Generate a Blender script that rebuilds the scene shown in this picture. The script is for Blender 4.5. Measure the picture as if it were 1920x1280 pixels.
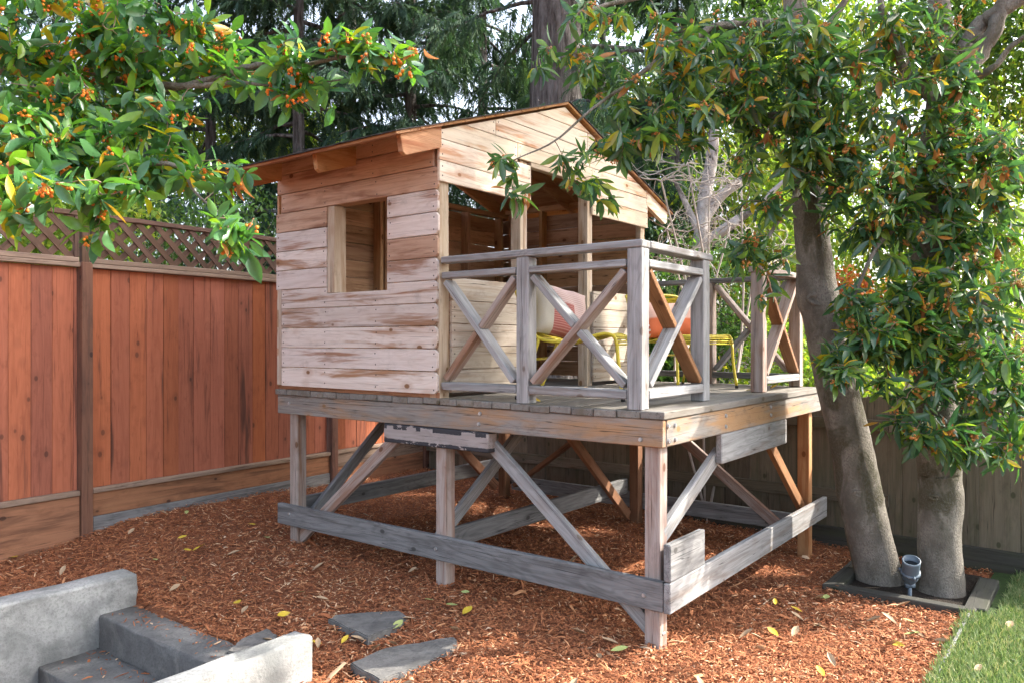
import bpy, bmesh, math, random
import numpy as np
from mathutils import Vector, Matrix

random.seed(7)
rng = np.random.default_rng(7)
sc = bpy.context.scene
for o in list(bpy.data.objects):
    bpy.data.objects.remove(o, do_unlink=True)
COL = sc.collection

# ------------------------------------------------------------------ camera, sky, sun, exposure
FPX, CAMH = 1450.0, 1.63
cam_d = bpy.data.cameras.new('camera')
cam = bpy.data.objects.new('camera', cam_d)
COL.objects.link(cam)
cam_d.sensor_width = 36.0
cam_d.lens = 36.0 * FPX / 1920.0
cam_d.clip_start = 0.05
cam_d.clip_end = 2000.0
cam.location = (0, 0, CAMH)
cam.rotation_euler = (math.radians(90), 0, 0)
sc.camera = cam

SUN_EL = math.radians(38.0)
SUN_TO = Vector((0.94, 0.16, 0)).normalized()          # horizontal direction towards the sun
world = bpy.data.worlds.new('World')
sc.world = world
world.use_nodes = True
wn, wl = world.node_tree.nodes, world.node_tree.links
wn.clear()
sky = wn.new('ShaderNodeTexSky')
sky.sky_type = 'NISHITA'
sky.sun_disc = False
sky.sun_elevation = SUN_EL
sky.sun_rotation = math.atan2(SUN_TO.x, SUN_TO.y)
sky.air_density = 1.0
sky.dust_density = 4.0
sky.ozone_density = 1.0
hs = wn.new('ShaderNodeHueSaturation')
hs.inputs['Saturation'].default_value = 0.62
bg = wn.new('ShaderNodeBackground')
bg.inputs['Strength'].default_value = 0.15
wo = wn.new('ShaderNodeOutputWorld')
wl.new(sky.outputs[0], hs.inputs['Color'])
wl.new(hs.outputs[0], bg.inputs['Color'])
wl.new(bg.outputs[0], wo.inputs['Surface'])

sun_d = bpy.data.lights.new('sun', 'SUN')
sun_d.energy = 2.7
sun_d.angle = math.radians(0.7)
sun_d.color = (1.0, 0.93, 0.82)
sun = bpy.data.objects.new('sun', sun_d)
COL.objects.link(sun)
to_sun = Vector((SUN_TO.x * math.cos(SUN_EL), SUN_TO.y * math.cos(SUN_EL), math.sin(SUN_EL)))
sun.rotation_euler = (-to_sun).to_track_quat('-Z', 'Y').to_euler()
sun.location = (8, 2, 9)

sc.render.engine = 'CYCLES'
sc.view_settings.view_transform = 'Standard'
sc.view_settings.look = 'None'
sc.view_settings.exposure = 2.28
sc.view_settings.gamma = 1.0
sc.cycles.max_bounces = 5
sc.cycles.diffuse_bounces = 3
sc.cycles.use_adaptive_sampling = True
sc.cycles.adaptive_threshold = 0.03
sc.cycles.glossy_bounces = 2
sc.cycles.transmission_bounces = 3
sc.cycles.transparent_max_bounces = 6
sc.cycles.use_denoising = True

# ------------------------------------------------------------------ frames of reference
YAW = math.radians(37.436)
O = Vector((0.7814, 3.9973, 0))
U = Vector((-math.cos(YAW), math.sin(YAW), 0))     # along the long side of the deck, away to the left
V = Vector((math.sin(YAW), math.cos(YAW), 0))      # along the short side, away to the right


def at(px, py, depth):
    """a place in the garden: where the line through a picture point meets the given distance"""
    return Vector(((px - 960) / FPX * depth, depth, CAMH - (py - 640) / FPX * depth))


def uvz(u, v, z=0.0):
    p = O + U * u + V * v
    return Vector((p.x, p.y, z))


def sstep(t):
    t = np.clip(t, 0, 1)
    return t * t * (3 - 2 * t)


def ground_z(x, y):
    x = np.asarray(x, float); y = np.asarray(y, float)
    qx, qy = x - O.x, y - O.y
    u = qx * U.x + qy * U.y
    v = qx * V.x + qy * V.y
    z = 0.032 * np.clip(u, 0, 6) * sstep((v + 1.3) / 1.0) - 0.03 * np.clip(v, 0, 4)
    z = z + 0.012 * np.sin(x * 2.3 + 0.7) * np.sin(y * 1.9) + 0.008 * np.sin(x * 5.1) * np.sin(y * 4.3 + 1)
    return z


def gz(x, y):
    return float(ground_z(x, y))


# ------------------------------------------------------------------ materials
def new_mat(name):
    m = bpy.data.materials.new(name)
    m.use_nodes = True
    nt = m.node_tree
    nt.nodes.clear()
    out = nt.nodes.new('ShaderNodeOutputMaterial')
    b = nt.nodes.new('ShaderNodeBsdfPrincipled')
    nt.links.new(b.outputs[0], out.inputs['Surface'])
    return m, nt, b, out


def nd(nt, t, **kw):
    n = nt.nodes.new(t)
    for k, v in kw.items():
        setattr(n, k, v)
    return n


def mathn(nt, op, a, b=None, c=None, clamp=False):
    n = nt.nodes.new('ShaderNodeMath')
    n.operation = op
    n.use_clamp = clamp
    for i, x in enumerate((a, b, c)):
        if x is None:
            continue
        if isinstance(x, (int, float)):
            n.inputs[i].default_value = x
        else:
            nt.links.new(x, n.inputs[i])
    return n.outputs[0]


def maprange(nt, val, a, b, c=0.0, d=1.0, smooth=True):
    n = nt.nodes.new('ShaderNodeMapRange')
    n.interpolation_type = 'SMOOTHSTEP' if smooth else 'LINEAR'
    nt.links.new(val, n.inputs['Value'])
    for k, x in zip(('From Min', 'From Max', 'To Min', 'To Max'), (a, b, c, d)):
        n.inputs[k].default_value = x
    return n.outputs['Result']


def mixc(nt, fac, a, b, mode='MIX'):
    n = nt.nodes.new('ShaderNodeMix')
    n.data_type = 'RGBA'
    n.blend_type = mode
    if isinstance(fac, (int, float)):
        n.inputs[0].default_value = fac
    else:
        nt.links.new(fac, n.inputs[0])
    for i, x in ((6, a), (7, b)):
        if isinstance(x, (tuple, list)):
            n.inputs[i].default_value = (x[0], x[1], x[2], 1)
        else:
            nt.links.new(x, n.inputs[i])
    return n.outputs[2]


def noise(nt, vec, scale, detail=4.0, rough=0.55, dist=0.0):
    n = nt.nodes.new('ShaderNodeTexNoise')
    n.inputs['Scale'].default_value = scale
    n.inputs['Detail'].default_value = detail
    n.inputs['Roughness'].default_value = rough
    n.inputs['Distortion'].default_value = dist
    if vec is not None:
        nt.links.new(vec, n.inputs['Vector'])
    return n.outputs['Fac']


def mapped(nt, vec, scale, loc=(0, 0, 0)):
    n = nt.nodes.new('ShaderNodeMapping')
    n.inputs['Scale'].default_value = scale
    n.inputs['Location'].default_value = loc
    nt.links.new(vec, n.inputs['Vector'])
    return n.outputs[0]


def wood(name, base, dark, stain, stain_lo=0.52, stain_hi=0.7, stain_amt=0.8, grain=0.55, var=0.22,
         knots=0.9, rough=0.75, stain2=None, s2_amt=0.0, streak=(0.75, 6.5), bump=0.5, hue=0.006, crack=0.75):
    m, nt, b, out = new_mat(name)
    tc = nd(nt, 'ShaderNodeTexCoord')
    oi = nd(nt, 'ShaderNodeObjectInfo')
    off = nd(nt, 'ShaderNodeCombineXYZ')
    r = oi.outputs['Random']
    nt.links.new(mathn(nt, 'MULTIPLY', r, 37.0), off.inputs[0])
    nt.links.new(mathn(nt, 'MULTIPLY', r, 91.0), off.inputs[1])
    nt.links.new(mathn(nt, 'MULTIPLY', r, 53.0), off.inputs[2])
    add = nd(nt, 'ShaderNodeVectorMath', operation='ADD')
    nt.links.new(tc.outputs['Object'], add.inputs[0])
    nt.links.new(off.outputs[0], add.inputs[1])
    vec = add.outputs[0]
    # growth-ring figure: long wavy streaks
    g1 = noise(nt, mapped(nt, vec, (1.3, 22, 22)), 1.0, 3, 0.6, 0.9)
    g2 = noise(nt, mapped(nt, vec, (5, 130, 130)), 1.0, 2, 0.6, 0.2)
    fig = noise(nt, mapped(nt, vec, (0.8, 6.5, 6.5)), 1.0, 2, 0.5, 1.6)
    rings = mathn(nt, 'SINE', mathn(nt, 'MULTIPLY', fig, 62.0))
    rings = maprange(nt, rings, -0.2, 1.0)
    gr = mathn(nt, 'ADD', mathn(nt, 'MULTIPLY', maprange(nt, g1, 0.36, 0.66), 0.55),
               mathn(nt, 'ADD', mathn(nt, 'MULTIPLY', g2, 0.35), mathn(nt, 'MULTIPLY', rings, 0.28)))
    col = mixc(nt, mathn(nt, 'MULTIPLY', gr, grain, clamp=True), base, dark)
    # stains with a shape of their own
    s = noise(nt, mapped(nt, vec, (streak[0], streak[1], streak[1]), (3, 7, 1)), 1.6, 4, 0.62, 0.5)
    sm = mathn(nt, 'MULTIPLY', maprange(nt, mathn(nt, 'ADD', s, mathn(nt, 'MULTIPLY', mathn(nt, 'SUBTRACT', g1, 0.5), 0.28)), stain_lo - 0.06, stain_hi + 0.02), stain_amt)
    col = mixc(nt, sm, col, stain)
    if stain2 is not None:
        s2 = noise(nt, mapped(nt, vec, (streak[0] * 1.7, streak[1], streak[1]), (11, 2, 5)), 1.3, 4, 0.6, 0.6)
        col = mixc(nt, mathn(nt, 'MULTIPLY', maprange(nt, s2, 0.5, 0.68), s2_amt), col, stain2)
    # knots
    vo = nd(nt, 'ShaderNodeTexVoronoi', voronoi_dimensions='3D', feature='F1')
    nt.links.new(mapped(nt, vec, (4.2, 6.5, 6.5)), vo.inputs['Vector'])
    vo.inputs['Scale'].default_value = 1.0
    kd = vo.outputs['Distance']
    kn = maprange(nt, kd, 0.125, 0.075)
    ring = mathn(nt, 'MULTIPLY', maprange(nt, kd, 0.34, 0.14), 0.3)
    col = mixc(nt, mathn(nt, 'MULTIPLY', ring, knots), col, stain)
    col = mixc(nt, mathn(nt, 'MULTIPLY', kn, knots), col, tuple(c * 0.62 for c in stain))
    # fine dirt and wear
    d = noise(nt, mapped(nt, vec, (6, 11, 11), (5, 5, 5)), 1.0, 4, 0.72)
    col = mixc(nt, mathn(nt, 'MULTIPLY', maprange(nt, d, 0.52, 0.78), 0.38), col, tuple(c * 0.45 for c in dark))
    ck = noise(nt, mapped(nt, vec, (0.55, 34, 34), (17, 4, 8)), 1.0, 2, 0.5, 0.4)
    ckm = maprange(nt, mathn(nt, 'ABSOLUTE', mathn(nt, 'SUBTRACT', ck, 0.60)), 0.012, 0.002)
    col = mixc(nt, mathn(nt, 'MULTIPLY', ckm, crack), col, tuple(c * 0.22 for c in dark))
    hsv = nd(nt, 'ShaderNodeHueSaturation')
    nt.links.new(col, hsv.inputs['Color'])
    wnz = nd(nt, 'ShaderNodeTexWhiteNoise', noise_dimensions='1D')
    nt.links.new(mathn(nt, 'MULTIPLY', r, 771.0), wnz.inputs['W'])
    nt.links.new(mathn(nt, 'MULTIPLY_ADD', r, 2 * var, 1 - var), hsv.inputs['Value'])
    nt.links.new(mathn(nt, 'MULTIPLY_ADD', wnz.outputs['Value'], 2 * hue, 0.5 - hue), hsv.inputs['Hue'])
    nt.links.new(mathn(nt, 'MULTIPLY_ADD', wnz.outputs['Value'], 0.12, 0.94), hsv.inputs['Saturation'])
    nt.links.new(hsv.outputs[0], b.inputs['Base Color'])
    b.inputs['Roughness'].default_value = rough
    b.inputs['Specular IOR Level'].default_value = 0.25
    bp = nd(nt, 'ShaderNodeBump')
    bp.inputs['Strength'].default_value = bump
    bp.inputs['Distance'].default_value = 0.004
    hgt = mathn(nt, 'SUBTRACT', mathn(nt, 'ADD', mathn(nt, 'MULTIPLY', g1, 0.6), mathn(nt, 'MULTIPLY', g2, 0.6)),
                mathn(nt, 'MULTIPLY', d, 0.6))
    nt.links.new(hgt, bp.inputs['Height'])
    nt.links.new(bp.outputs[0], b.inputs['Normal'])
    return m


def mottled(name, c1, c2, scale, c3=None, t3=(0.55, 0.75), rough=0.85, bump=0.3, bscale=None, dist=0.01, stretch=(1, 1, 1), spec=0.25, speck=0.45):
    m, nt, b, out = new_mat(name)
    tc = nd(nt, 'ShaderNodeTexCoord')
    vec = mapped(nt, tc.outputs['Object'], stretch)
    n1 = noise(nt, vec, scale, 5, 0.64)
    col = mixc(nt, maprange(nt, n1, 0.32, 0.68), c1, c2)
    if c3:
        n2 = noise(nt, mapped(nt, vec, (1, 1, 1), (9, 3, 4)), scale * 0.45, 4, 0.65, 0.5)
        col = mixc(nt, maprange(nt, n2, *t3), col, c3)
    n3 = noise(nt, vec, bscale or scale * 9, 3, 0.65)
    col = mixc(nt, mathn(nt, 'MULTIPLY', maprange(nt, n3, 0.45, 0.65), speck), col, tuple(c * 0.5 for c in c1))
    nt.links.new(col, b.inputs['Base Color'])
    b.inputs['Roughness'].default_value = rough
    b.inputs['Specular IOR Level'].default_value = spec
    bp = nd(nt, 'ShaderNodeBump')
    bp.inputs['Strength'].default_value = bump
    bp.inputs['Distance'].default_value = dist
    nt.links.new(mathn(nt, 'ADD', n3, n1), bp.inputs['Height'])
    nt.links.new(bp.outputs[0], b.inputs['Normal'])
    return m


def plain(name, col, rough=0.5, metal=0.0, spec=0.4):
    m, nt, b, out = new_mat(name)
    tc = nd(nt, 'ShaderNodeTexCoord')
    n1 = noise(nt, tc.outputs['Object'], 14, 5, 0.6)
    c = mixc(nt, maprange(nt, n1, 0.35, 0.75), col, tuple(x * 0.78 for x in col))
    nt.links.new(c, b.inputs['Base Color'])
    b.inputs['Roughness'].default_value = rough
    b.inputs['Metallic'].default_value = metal
    b.inputs['Specular IOR Level'].default_value = spec
    return m


def leafmat(name, stops, rough=0.34, trans=0.3, tboost=(1.25, 1.5, 0.5), spec=0.5):
    """leaf colour by a per-leaf number (mesh attribute plus the object's own random)"""
    m, nt, b, out = new_mat(name)
    oi = nd(nt, 'ShaderNodeObjectInfo')
    a = nd(nt, 'ShaderNodeAttribute')
    a.attribute_name = 'rnd'
    f = mathn(nt, 'FRACT', mathn(nt, 'ADD', oi.outputs['Random'], a.outputs['Fac']))
    cr = nd(nt, 'ShaderNodeValToRGB')
    els = cr.color_ramp.elements
    els[0].position, els[0].color = stops[0][0], (*stops[0][1], 1)
    els[1].position, els[1].color = stops[-1][0], (*stops[-1][1], 1)
    for p, c in stops[1:-1]:
        e = els.new(p)
        e.color = (*c, 1)
    nt.links.new(f, cr.inputs[0])
    col = cr.outputs[0]
    tc = nd(nt, 'ShaderNodeTexCoord')
    n1 = noise(nt, tc.outputs['Object'], 45, 3, 0.6)
    col = mixc(nt, mathn(nt, 'MULTIPLY', maprange(nt, n1, 0.4, 0.7), 0.3), col, mixc(nt, 1.0, col, (0.5, 0.55, 0.4), 'MULTIPLY'))
    nt.links.new(col, b.inputs['Base Color'])
    b.inputs['Roughness'].default_value = rough
    b.inputs['Specular IOR Level'].default_value = spec
    tr = nd(nt, 'ShaderNodeBsdfTranslucent')
    nt.links.new(mixc(nt, 1.0, col, tboost, 'MULTIPLY'), tr.inputs['Color'])
    mx = nd(nt, 'ShaderNodeMixShader')
    mx.inputs[0].default_value = trans
    nt.links.new(b.outputs[0], mx.inputs[1])
    nt.links.new(tr.outputs[0], mx.inputs[2])
    nt.links.new(mx.outputs[0], out.inputs['Surface'])
    return m


def rampmat(name, stops, rough=0.8, spec=0.2):
    m, nt, b, out = new_mat(name)
    oi = nd(nt, 'ShaderNodeObjectInfo')
    a = nd(nt, 'ShaderNodeAttribute')
    a.attribute_name = 'rnd'
    f = mathn(nt, 'FRACT', mathn(nt, 'ADD', oi.outputs['Random'], a.outputs['Fac']))
    cr = nd(nt, 'ShaderNodeValToRGB')
    els = cr.color_ramp.elements
    els[0].position, els[0].color = stops[0][0], (*stops[0][1], 1)
    els[1].position, els[1].color = stops[-1][0], (*stops[-1][1], 1)
    for p, c in stops[1:-1]:
        e = els.new(p)
        e.color = (*c, 1)
    nt.links.new(f, cr.inputs[0])
    nt.links.new(cr.outputs[0], b.inputs['Base Color'])
    b.inputs['Roughness'].default_value = rough
    b.inputs['Specular IOR Level'].default_value = spec
    return m


M = {}
M['siding'] = wood('weathered siding', (0.66, 0.585, 0.54), (0.45, 0.36, 0.31), (0.27, 0.12, 0.052), 0.58, 0.68, 0.85, var=0.13, crack=0.5, grain=0.6, bump=0.7)
M['siding_brown'] = wood('brown siding', (0.52, 0.35, 0.24), (0.33, 0.18, 0.10), (0.18, 0.07, 0.03), 0.54, 0.70, 0.8, var=0.10, crack=0.4)
M['gable'] = wood('pale gable boards', (0.74, 0.65, 0.53), (0.54, 0.42, 0.30), (0.47, 0.20, 0.07), 0.565, 0.68, 0.85, var=0.07, grain=0.5, crack=0.4)
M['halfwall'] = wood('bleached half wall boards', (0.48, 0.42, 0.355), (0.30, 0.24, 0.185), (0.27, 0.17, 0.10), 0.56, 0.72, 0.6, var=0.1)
M['rafter'] = wood('orange rafter wood', (0.47, 0.26, 0.125), (0.29, 0.135, 0.055), (0.28, 0.095, 0.03), 0.52, 0.66, 0.7, var=0.12)
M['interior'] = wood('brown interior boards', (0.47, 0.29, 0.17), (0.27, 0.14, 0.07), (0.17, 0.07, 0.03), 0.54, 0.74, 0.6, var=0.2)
M['stud'] = wood('pale stud wood', (0.54, 0.45, 0.355), (0.34, 0.245, 0.16), (0.28, 0.14, 0.06), 0.54, 0.70, 0.65, var=0.08)
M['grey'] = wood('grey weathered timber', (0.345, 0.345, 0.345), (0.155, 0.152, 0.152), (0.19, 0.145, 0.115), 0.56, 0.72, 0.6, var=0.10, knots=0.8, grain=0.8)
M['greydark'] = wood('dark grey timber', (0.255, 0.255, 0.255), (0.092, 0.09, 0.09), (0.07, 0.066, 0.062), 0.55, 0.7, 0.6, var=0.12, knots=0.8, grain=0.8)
M['beam'] = wood('grey and ochre beam', (0.27, 0.25, 0.23), (0.125, 0.11, 0.097), (0.37, 0.20, 0.09), 0.50, 0.62, 0.75, var=0.04, streak=(0.5, 2.5), grain=0.7)
M['base'] = wood('pinkish base post wood', (0.39, 0.335, 0.305), (0.22, 0.16, 0.13), (0.22, 0.10, 0.05), 0.52, 0.68, 0.75, var=0.08, grain=0.7, streak=(0.5, 8))
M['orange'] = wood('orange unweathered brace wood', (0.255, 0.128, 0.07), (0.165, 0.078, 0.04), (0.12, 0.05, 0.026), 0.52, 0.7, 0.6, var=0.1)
M['peeled'] = wood('peeling painted plank', (0.36, 0.325, 0.31), (0.20, 0.165, 0.15), (0.15, 0.10, 0.08), 0.56, 0.7, 0.5, var=0.02)


def add_peel(m):
    nt = m.node_tree
    hsv = [n for n in nt.nodes if n.type == 'HUE_SAT'][0]
    b = [n for n in nt.nodes if n.type == 'BSDF_PRINCIPLED'][0]
    tc = [n for n in nt.nodes if n.type == 'TEX_COORD'][0]
    sx = nd(nt, 'ShaderNodeSeparateXYZ')
    nt.links.new(tc.outputs['Object'], sx.inputs[0])
    n1 = noise(nt, mapped(nt, tc.outputs['Object'], (11, 11, 16)), 1.0, 5, 0.7)
    z = mathn(nt, 'ADD', sx.outputs[2], mathn(nt, 'MULTIPLY', mathn(nt, 'SUBTRACT', n1, 0.5), 0.022))
    tooth = mathn(nt, 'GREATER_THAN', mathn(nt, 'ADD', mathn(nt, 'SINE', mathn(nt, 'MULTIPLY', sx.outputs[0], 37.0)), mathn(nt, 'SINE', mathn(nt, 'MULTIPLY', sx.outputs[0], 15.3))), 0.15)
    top = mathn(nt, 'GREATER_THAN', mathn(nt, 'SUBTRACT', z, mathn(nt, 'MULTIPLY', tooth, 0.022)), 0.030)
    low = mathn(nt, 'LESS_THAN', z, -0.036)
    flake = mathn(nt, 'LESS_THAN', n1, 0.60)
    mk = mathn(nt, 'MULTIPLY', mathn(nt, 'MAXIMUM', top, low), flake)
    nt.links.new(mixc(nt, mk, hsv.outputs[0], (0.04, 0.04, 0.046)), b.inputs['Base Color'])


add_peel(M['peeled'])
M['deck'] = wood('deck boards', (0.22, 0.205, 0.185), (0.10, 0.09, 0.078), (0.15, 0.12, 0.08), 0.52, 0.7, 0.6, var=0.2)
M['redfence'] = wood('red stained fence boards', (0.41, 0.137, 0.072), (0.285, 0.088, 0.046), (0.075, 0.036, 0.027), 0.60, 0.71, 0.85, var=0.2, grain=0.7, streak=(0.4, 6), knots=0.6, bump=0.4, hue=0.004, crack=0.45)
M['fencepost'] = wood('brown fence post', (0.21, 0.105, 0.07), (0.11, 0.055, 0.04), (0.07, 0.04, 0.035), 0.55, 0.7, 0.6, var=0.08)
M['lattice'] = wood('brown lattice', (0.145, 0.085, 0.058), (0.07, 0.042, 0.03), (0.06, 0.04, 0.03), 0.55, 0.7, 0.5, var=0.12, knots=0.2)
M['fencerail'] = wood('pale fence rail', (0.32, 0.235, 0.18), (0.18, 0.12, 0.09), (0.13, 0.085, 0.065), 0.54, 0.7, 0.6, var=0.1, knots=0.4)
M['kick'] = wood('kick board', (0.34, 0.165, 0.098), (0.20, 0.088, 0.05), (0.09, 0.045, 0.03), 0.52, 0.7, 0.75, var=0.10)
M['backfence'] = wood('old dark back fence', (0.175, 0.145, 0.108), (0.085, 0.068, 0.05), (0.085, 0.085, 0.05), 0.52, 0.70, 0.7, var=0.22, streak=(0.5, 5))
M['edging'] = wood('mossy black timber', (0.062, 0.06, 0.052), (0.03, 0.03, 0.026), (0.05, 0.055, 0.03), 0.5, 0.7, 0.6, var=0.12)
M['shingle'] = mottled('asphalt shingle', (0.09, 0.088, 0.085), (0.05, 0.05, 0.05), 30, rough=0.95)
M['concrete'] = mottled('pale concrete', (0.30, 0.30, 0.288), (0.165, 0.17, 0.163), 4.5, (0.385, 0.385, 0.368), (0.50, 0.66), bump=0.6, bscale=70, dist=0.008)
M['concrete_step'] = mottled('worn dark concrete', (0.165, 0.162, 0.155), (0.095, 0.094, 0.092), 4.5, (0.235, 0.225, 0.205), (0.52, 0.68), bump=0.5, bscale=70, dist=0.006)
M['slate'] = mottled('slate flagstone', (0.16, 0.155, 0.148), (0.105, 0.102, 0.098), 6, (0.20, 0.19, 0.17), (0.52, 0.7), bump=0.5, bscale=30, dist=0.012)
M['soil'] = mottled('mulch bed soil', (0.23, 0.088, 0.043), (0.14, 0.054, 0.027), 9, (0.28, 0.12, 0.06), rough=0.95, bump=0.6, dist=0.02)
M['bark'] = mottled('smooth grey brown bark', (0.30, 0.272, 0.232), (0.135, 0.12, 0.098), 8, (0.10, 0.092, 0.06), (0.51, 0.60), bump=1.0, bscale=110, dist=0.02, stretch=(1, 1, 0.6), speck=0.85)
M['barkc'] = mottled('furrowed conifer bark', (0.22, 0.20, 0.195), (0.035, 0.028, 0.025), 12, (0.29, 0.275, 0.27), (0.56, 0.7), bump=1.0, bscale=30, dist=0.12, stretch=(1, 1, 0.16))
M['barkp'] = mottled('pale peeling bark', (0.50, 0.47, 0.46), (0.26, 0.23, 0.215), 5, (0.10, 0.085, 0.075), (0.55, 0.62), bump=0.4)
M['twig'] = plain('twig bark', (0.24, 0.18, 0.125), 0.8)
M['bare'] = plain('bare grey twig', (0.46, 0.41, 0.37), 0.8)
M['nail'] = plain('dark nail', (0.06, 0.05, 0.045), 0.5, 0.3)
M['bolt'] = plain('galvanised bolt', (0.45, 0.46, 0.47), 0.42, 0.8)
M['yellow'] = plain('yellow powder coat', (0.62, 0.50, 0.035), 0.38, 0, 0.5)
M['rubber'] = plain('black rubber', (0.02, 0.02, 0.02), 0.7)
M['spot'] = plain('grey blue paint', (0.10, 0.135, 0.17), 0.42, 0.0, 0.5)
M['spot_in'] = plain('dark lamp inside', (0.05, 0.055, 0.06), 0.3)
M['steel'] = plain('brushed steel', (0.52, 0.53, 0.54), 0.35, 0.7)
M['berry'] = rampmat('orange berry', [(0.0, (0.72, 0.20, 0.02)), (0.5, (0.62, 0.15, 0.015)), (1.0, (0.75, 0.28, 0.03))], 0.42, 0.4)
M['berry2'] = rampmat('tan orange berry', [(0.0, (0.50, 0.22, 0.05)), (0.5, (0.42, 0.15, 0.03)), (1.0, (0.55, 0.27, 0.07))], 0.42, 0.4)
M['leafR'] = leafmat('dark glossy leaf', [(0.0, (0.050, 0.12, 0.072)), (0.45, (0.075, 0.16, 0.078)), (0.74, (0.13, 0.23, 0.062)), (0.93, (0.25, 0.34, 0.055)), (0.968, (0.54, 0.36, 0.02)), (0.988, (0.44, 0.18, 0.05)), (1.0, (0.30, 0.12, 0.04))], 0.24, 0.42, spec=0.75)
M['leafL'] = leafmat('bright glossy leaf', [(0.0, (0.06, 0.155, 0.085)), (0.45, (0.085, 0.21, 0.075)), (0.75, (0.14, 0.31, 0.05)), (0.92, (0.25, 0.40, 0.04)), (0.965, (0.55, 0.36, 0.02)), (1.0, (0.34, 0.15, 0.05))], 0.27, 0.38, spec=0.6)
M['deadleaf'] = leafmat('hanging dead leaf', [(0, (0.30, 0.13, 0.045)), (0.6, (0.42, 0.17, 0.05)), (1, (0.50, 0.22, 0.05))], 0.7, 0.35, (1.1, 0.8, 0.5), 0.2)
M['needle'] = leafmat('dark conifer spray', [(0.0, (0.038, 0.078, 0.058)), (0.6, (0.055, 0.105, 0.072)), (1.0, (0.085, 0.14, 0.072))], 0.7, 0.3, (1.1, 1.3, 0.6), 0.2)
M['shrubY'] = leafmat('yellow green shrub leaf', [(0.0, (0.14, 0.26, 0.05)), (0.5, (0.24, 0.36, 0.06)), (0.9, (0.38, 0.45, 0.08)), (1.0, (0.5, 0.42, 0.07))], 0.5, 0.5, (1.2, 1.3, 0.5), 0.3)
M['shrubG'] = leafmat('green shrub leaf', [(0.0, (0.05, 0.11, 0.035)), (0.6, (0.08, 0.17, 0.045)), (1.0, (0.15, 0.25, 0.06))], 0.55, 0.4, (1.2, 1.3, 0.5), 0.3)
M['shrubO'] = leafmat('orange red shrub leaf', [(0.0, (0.45, 0.10, 0.04)), (0.6, (0.50, 0.20, 0.05)), (1.0, (0.40, 0.30, 0.05))], 0.6, 0.45, (1.2, 1.0, 0.6), 0.3)
M['chip'] = rampmat('mulch chip', [(0.0, (0.19, 0.066, 0.032)), (0.3, (0.32, 0.118, 0.054)), (0.62, (0.42, 0.175, 0.08)), (0.86, (0.52, 0.26, 0.13)), (0.96, (0.58, 0.37, 0.22)), (1.0, (0.60, 0.44, 0.30))], 0.85, 0.15)
M['grass'] = leafmat('lawn grass', [(0.0, (0.10, 0.165, 0.055)), (0.55, (0.17, 0.25, 0.10)), (0.82, (0.27, 0.32, 0.15)), (1.0, (0.45, 0.40, 0.22))], 0.55, 0.3, (1.1, 1.2, 0.7), 0.3)
M['turf'] = mottled('turf under the grass', (0.05, 0.09, 0.025), (0.035, 0.055, 0.02), 25, rough=0.95)
M['fall_y'] = plain('yellow fallen leaf', (0.60, 0.42, 0.04), 0.55)
M['fall_t'] = plain('tan fallen leaf', (0.40, 0.275, 0.165), 0.65)
M['fall_g'] = plain('pale green fallen leaf', (0.36, 0.40, 0.14), 0.55)
M['darksoil'] = mottled('dark soil', (0.045, 0.034, 0.026), (0.022, 0.017, 0.013), 20, rough=0.95, bump=0.8, dist=0.02)
M['wallgrey'] = mottled('grey painted wall', (0.34, 0.345, 0.35), (0.27, 0.275, 0.28), 3, rough=0.8)
M['roofdark'] = mottled('dark roof edge', (0.04, 0.04, 0.04), (0.06, 0.055, 0.05), 5)

# ------------------------------------------------------------------ object helpers


def link(o, parent=None):
    COL.objects.link(o)
    if parent is not None:
        o.parent = parent
    return o


def tag(o, label=None, cat=None, group=None, kind=None):
    if label:
        o['label'] = label
    if cat:
        o['category'] = cat
    if group:
        o['group'] = group
    if kind:
        o['kind'] = kind
    return o


def empty(name, loc=(0, 0, 0), rz=0.0, parent=None):
    e = bpy.data.objects.new(name, None)
    e.empty_display_size = 0.1
    e.location = loc
    e.rotation_euler = (0, 0, rz)
    return link(e, parent)


def obj(name, mesh, mat=None, parent=None, mw=None):
    if mat is not None and not mesh.materials:
        mesh.materials.append(mat)
    o = bpy.data.objects.new(name, mesh)
    link(o, parent)
    if mw is not None:
        o.matrix_basis = mw
    return o


def mesh_from(name, verts, faces, smooth=False):
    me = bpy.data.meshes.new(name)
    me.from_pydata([tuple(v) for v in verts], [], faces)
    if smooth:
        me.polygons.foreach_set('use_smooth', [True] * len(me.polygons))
    me.update()
    return me


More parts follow.
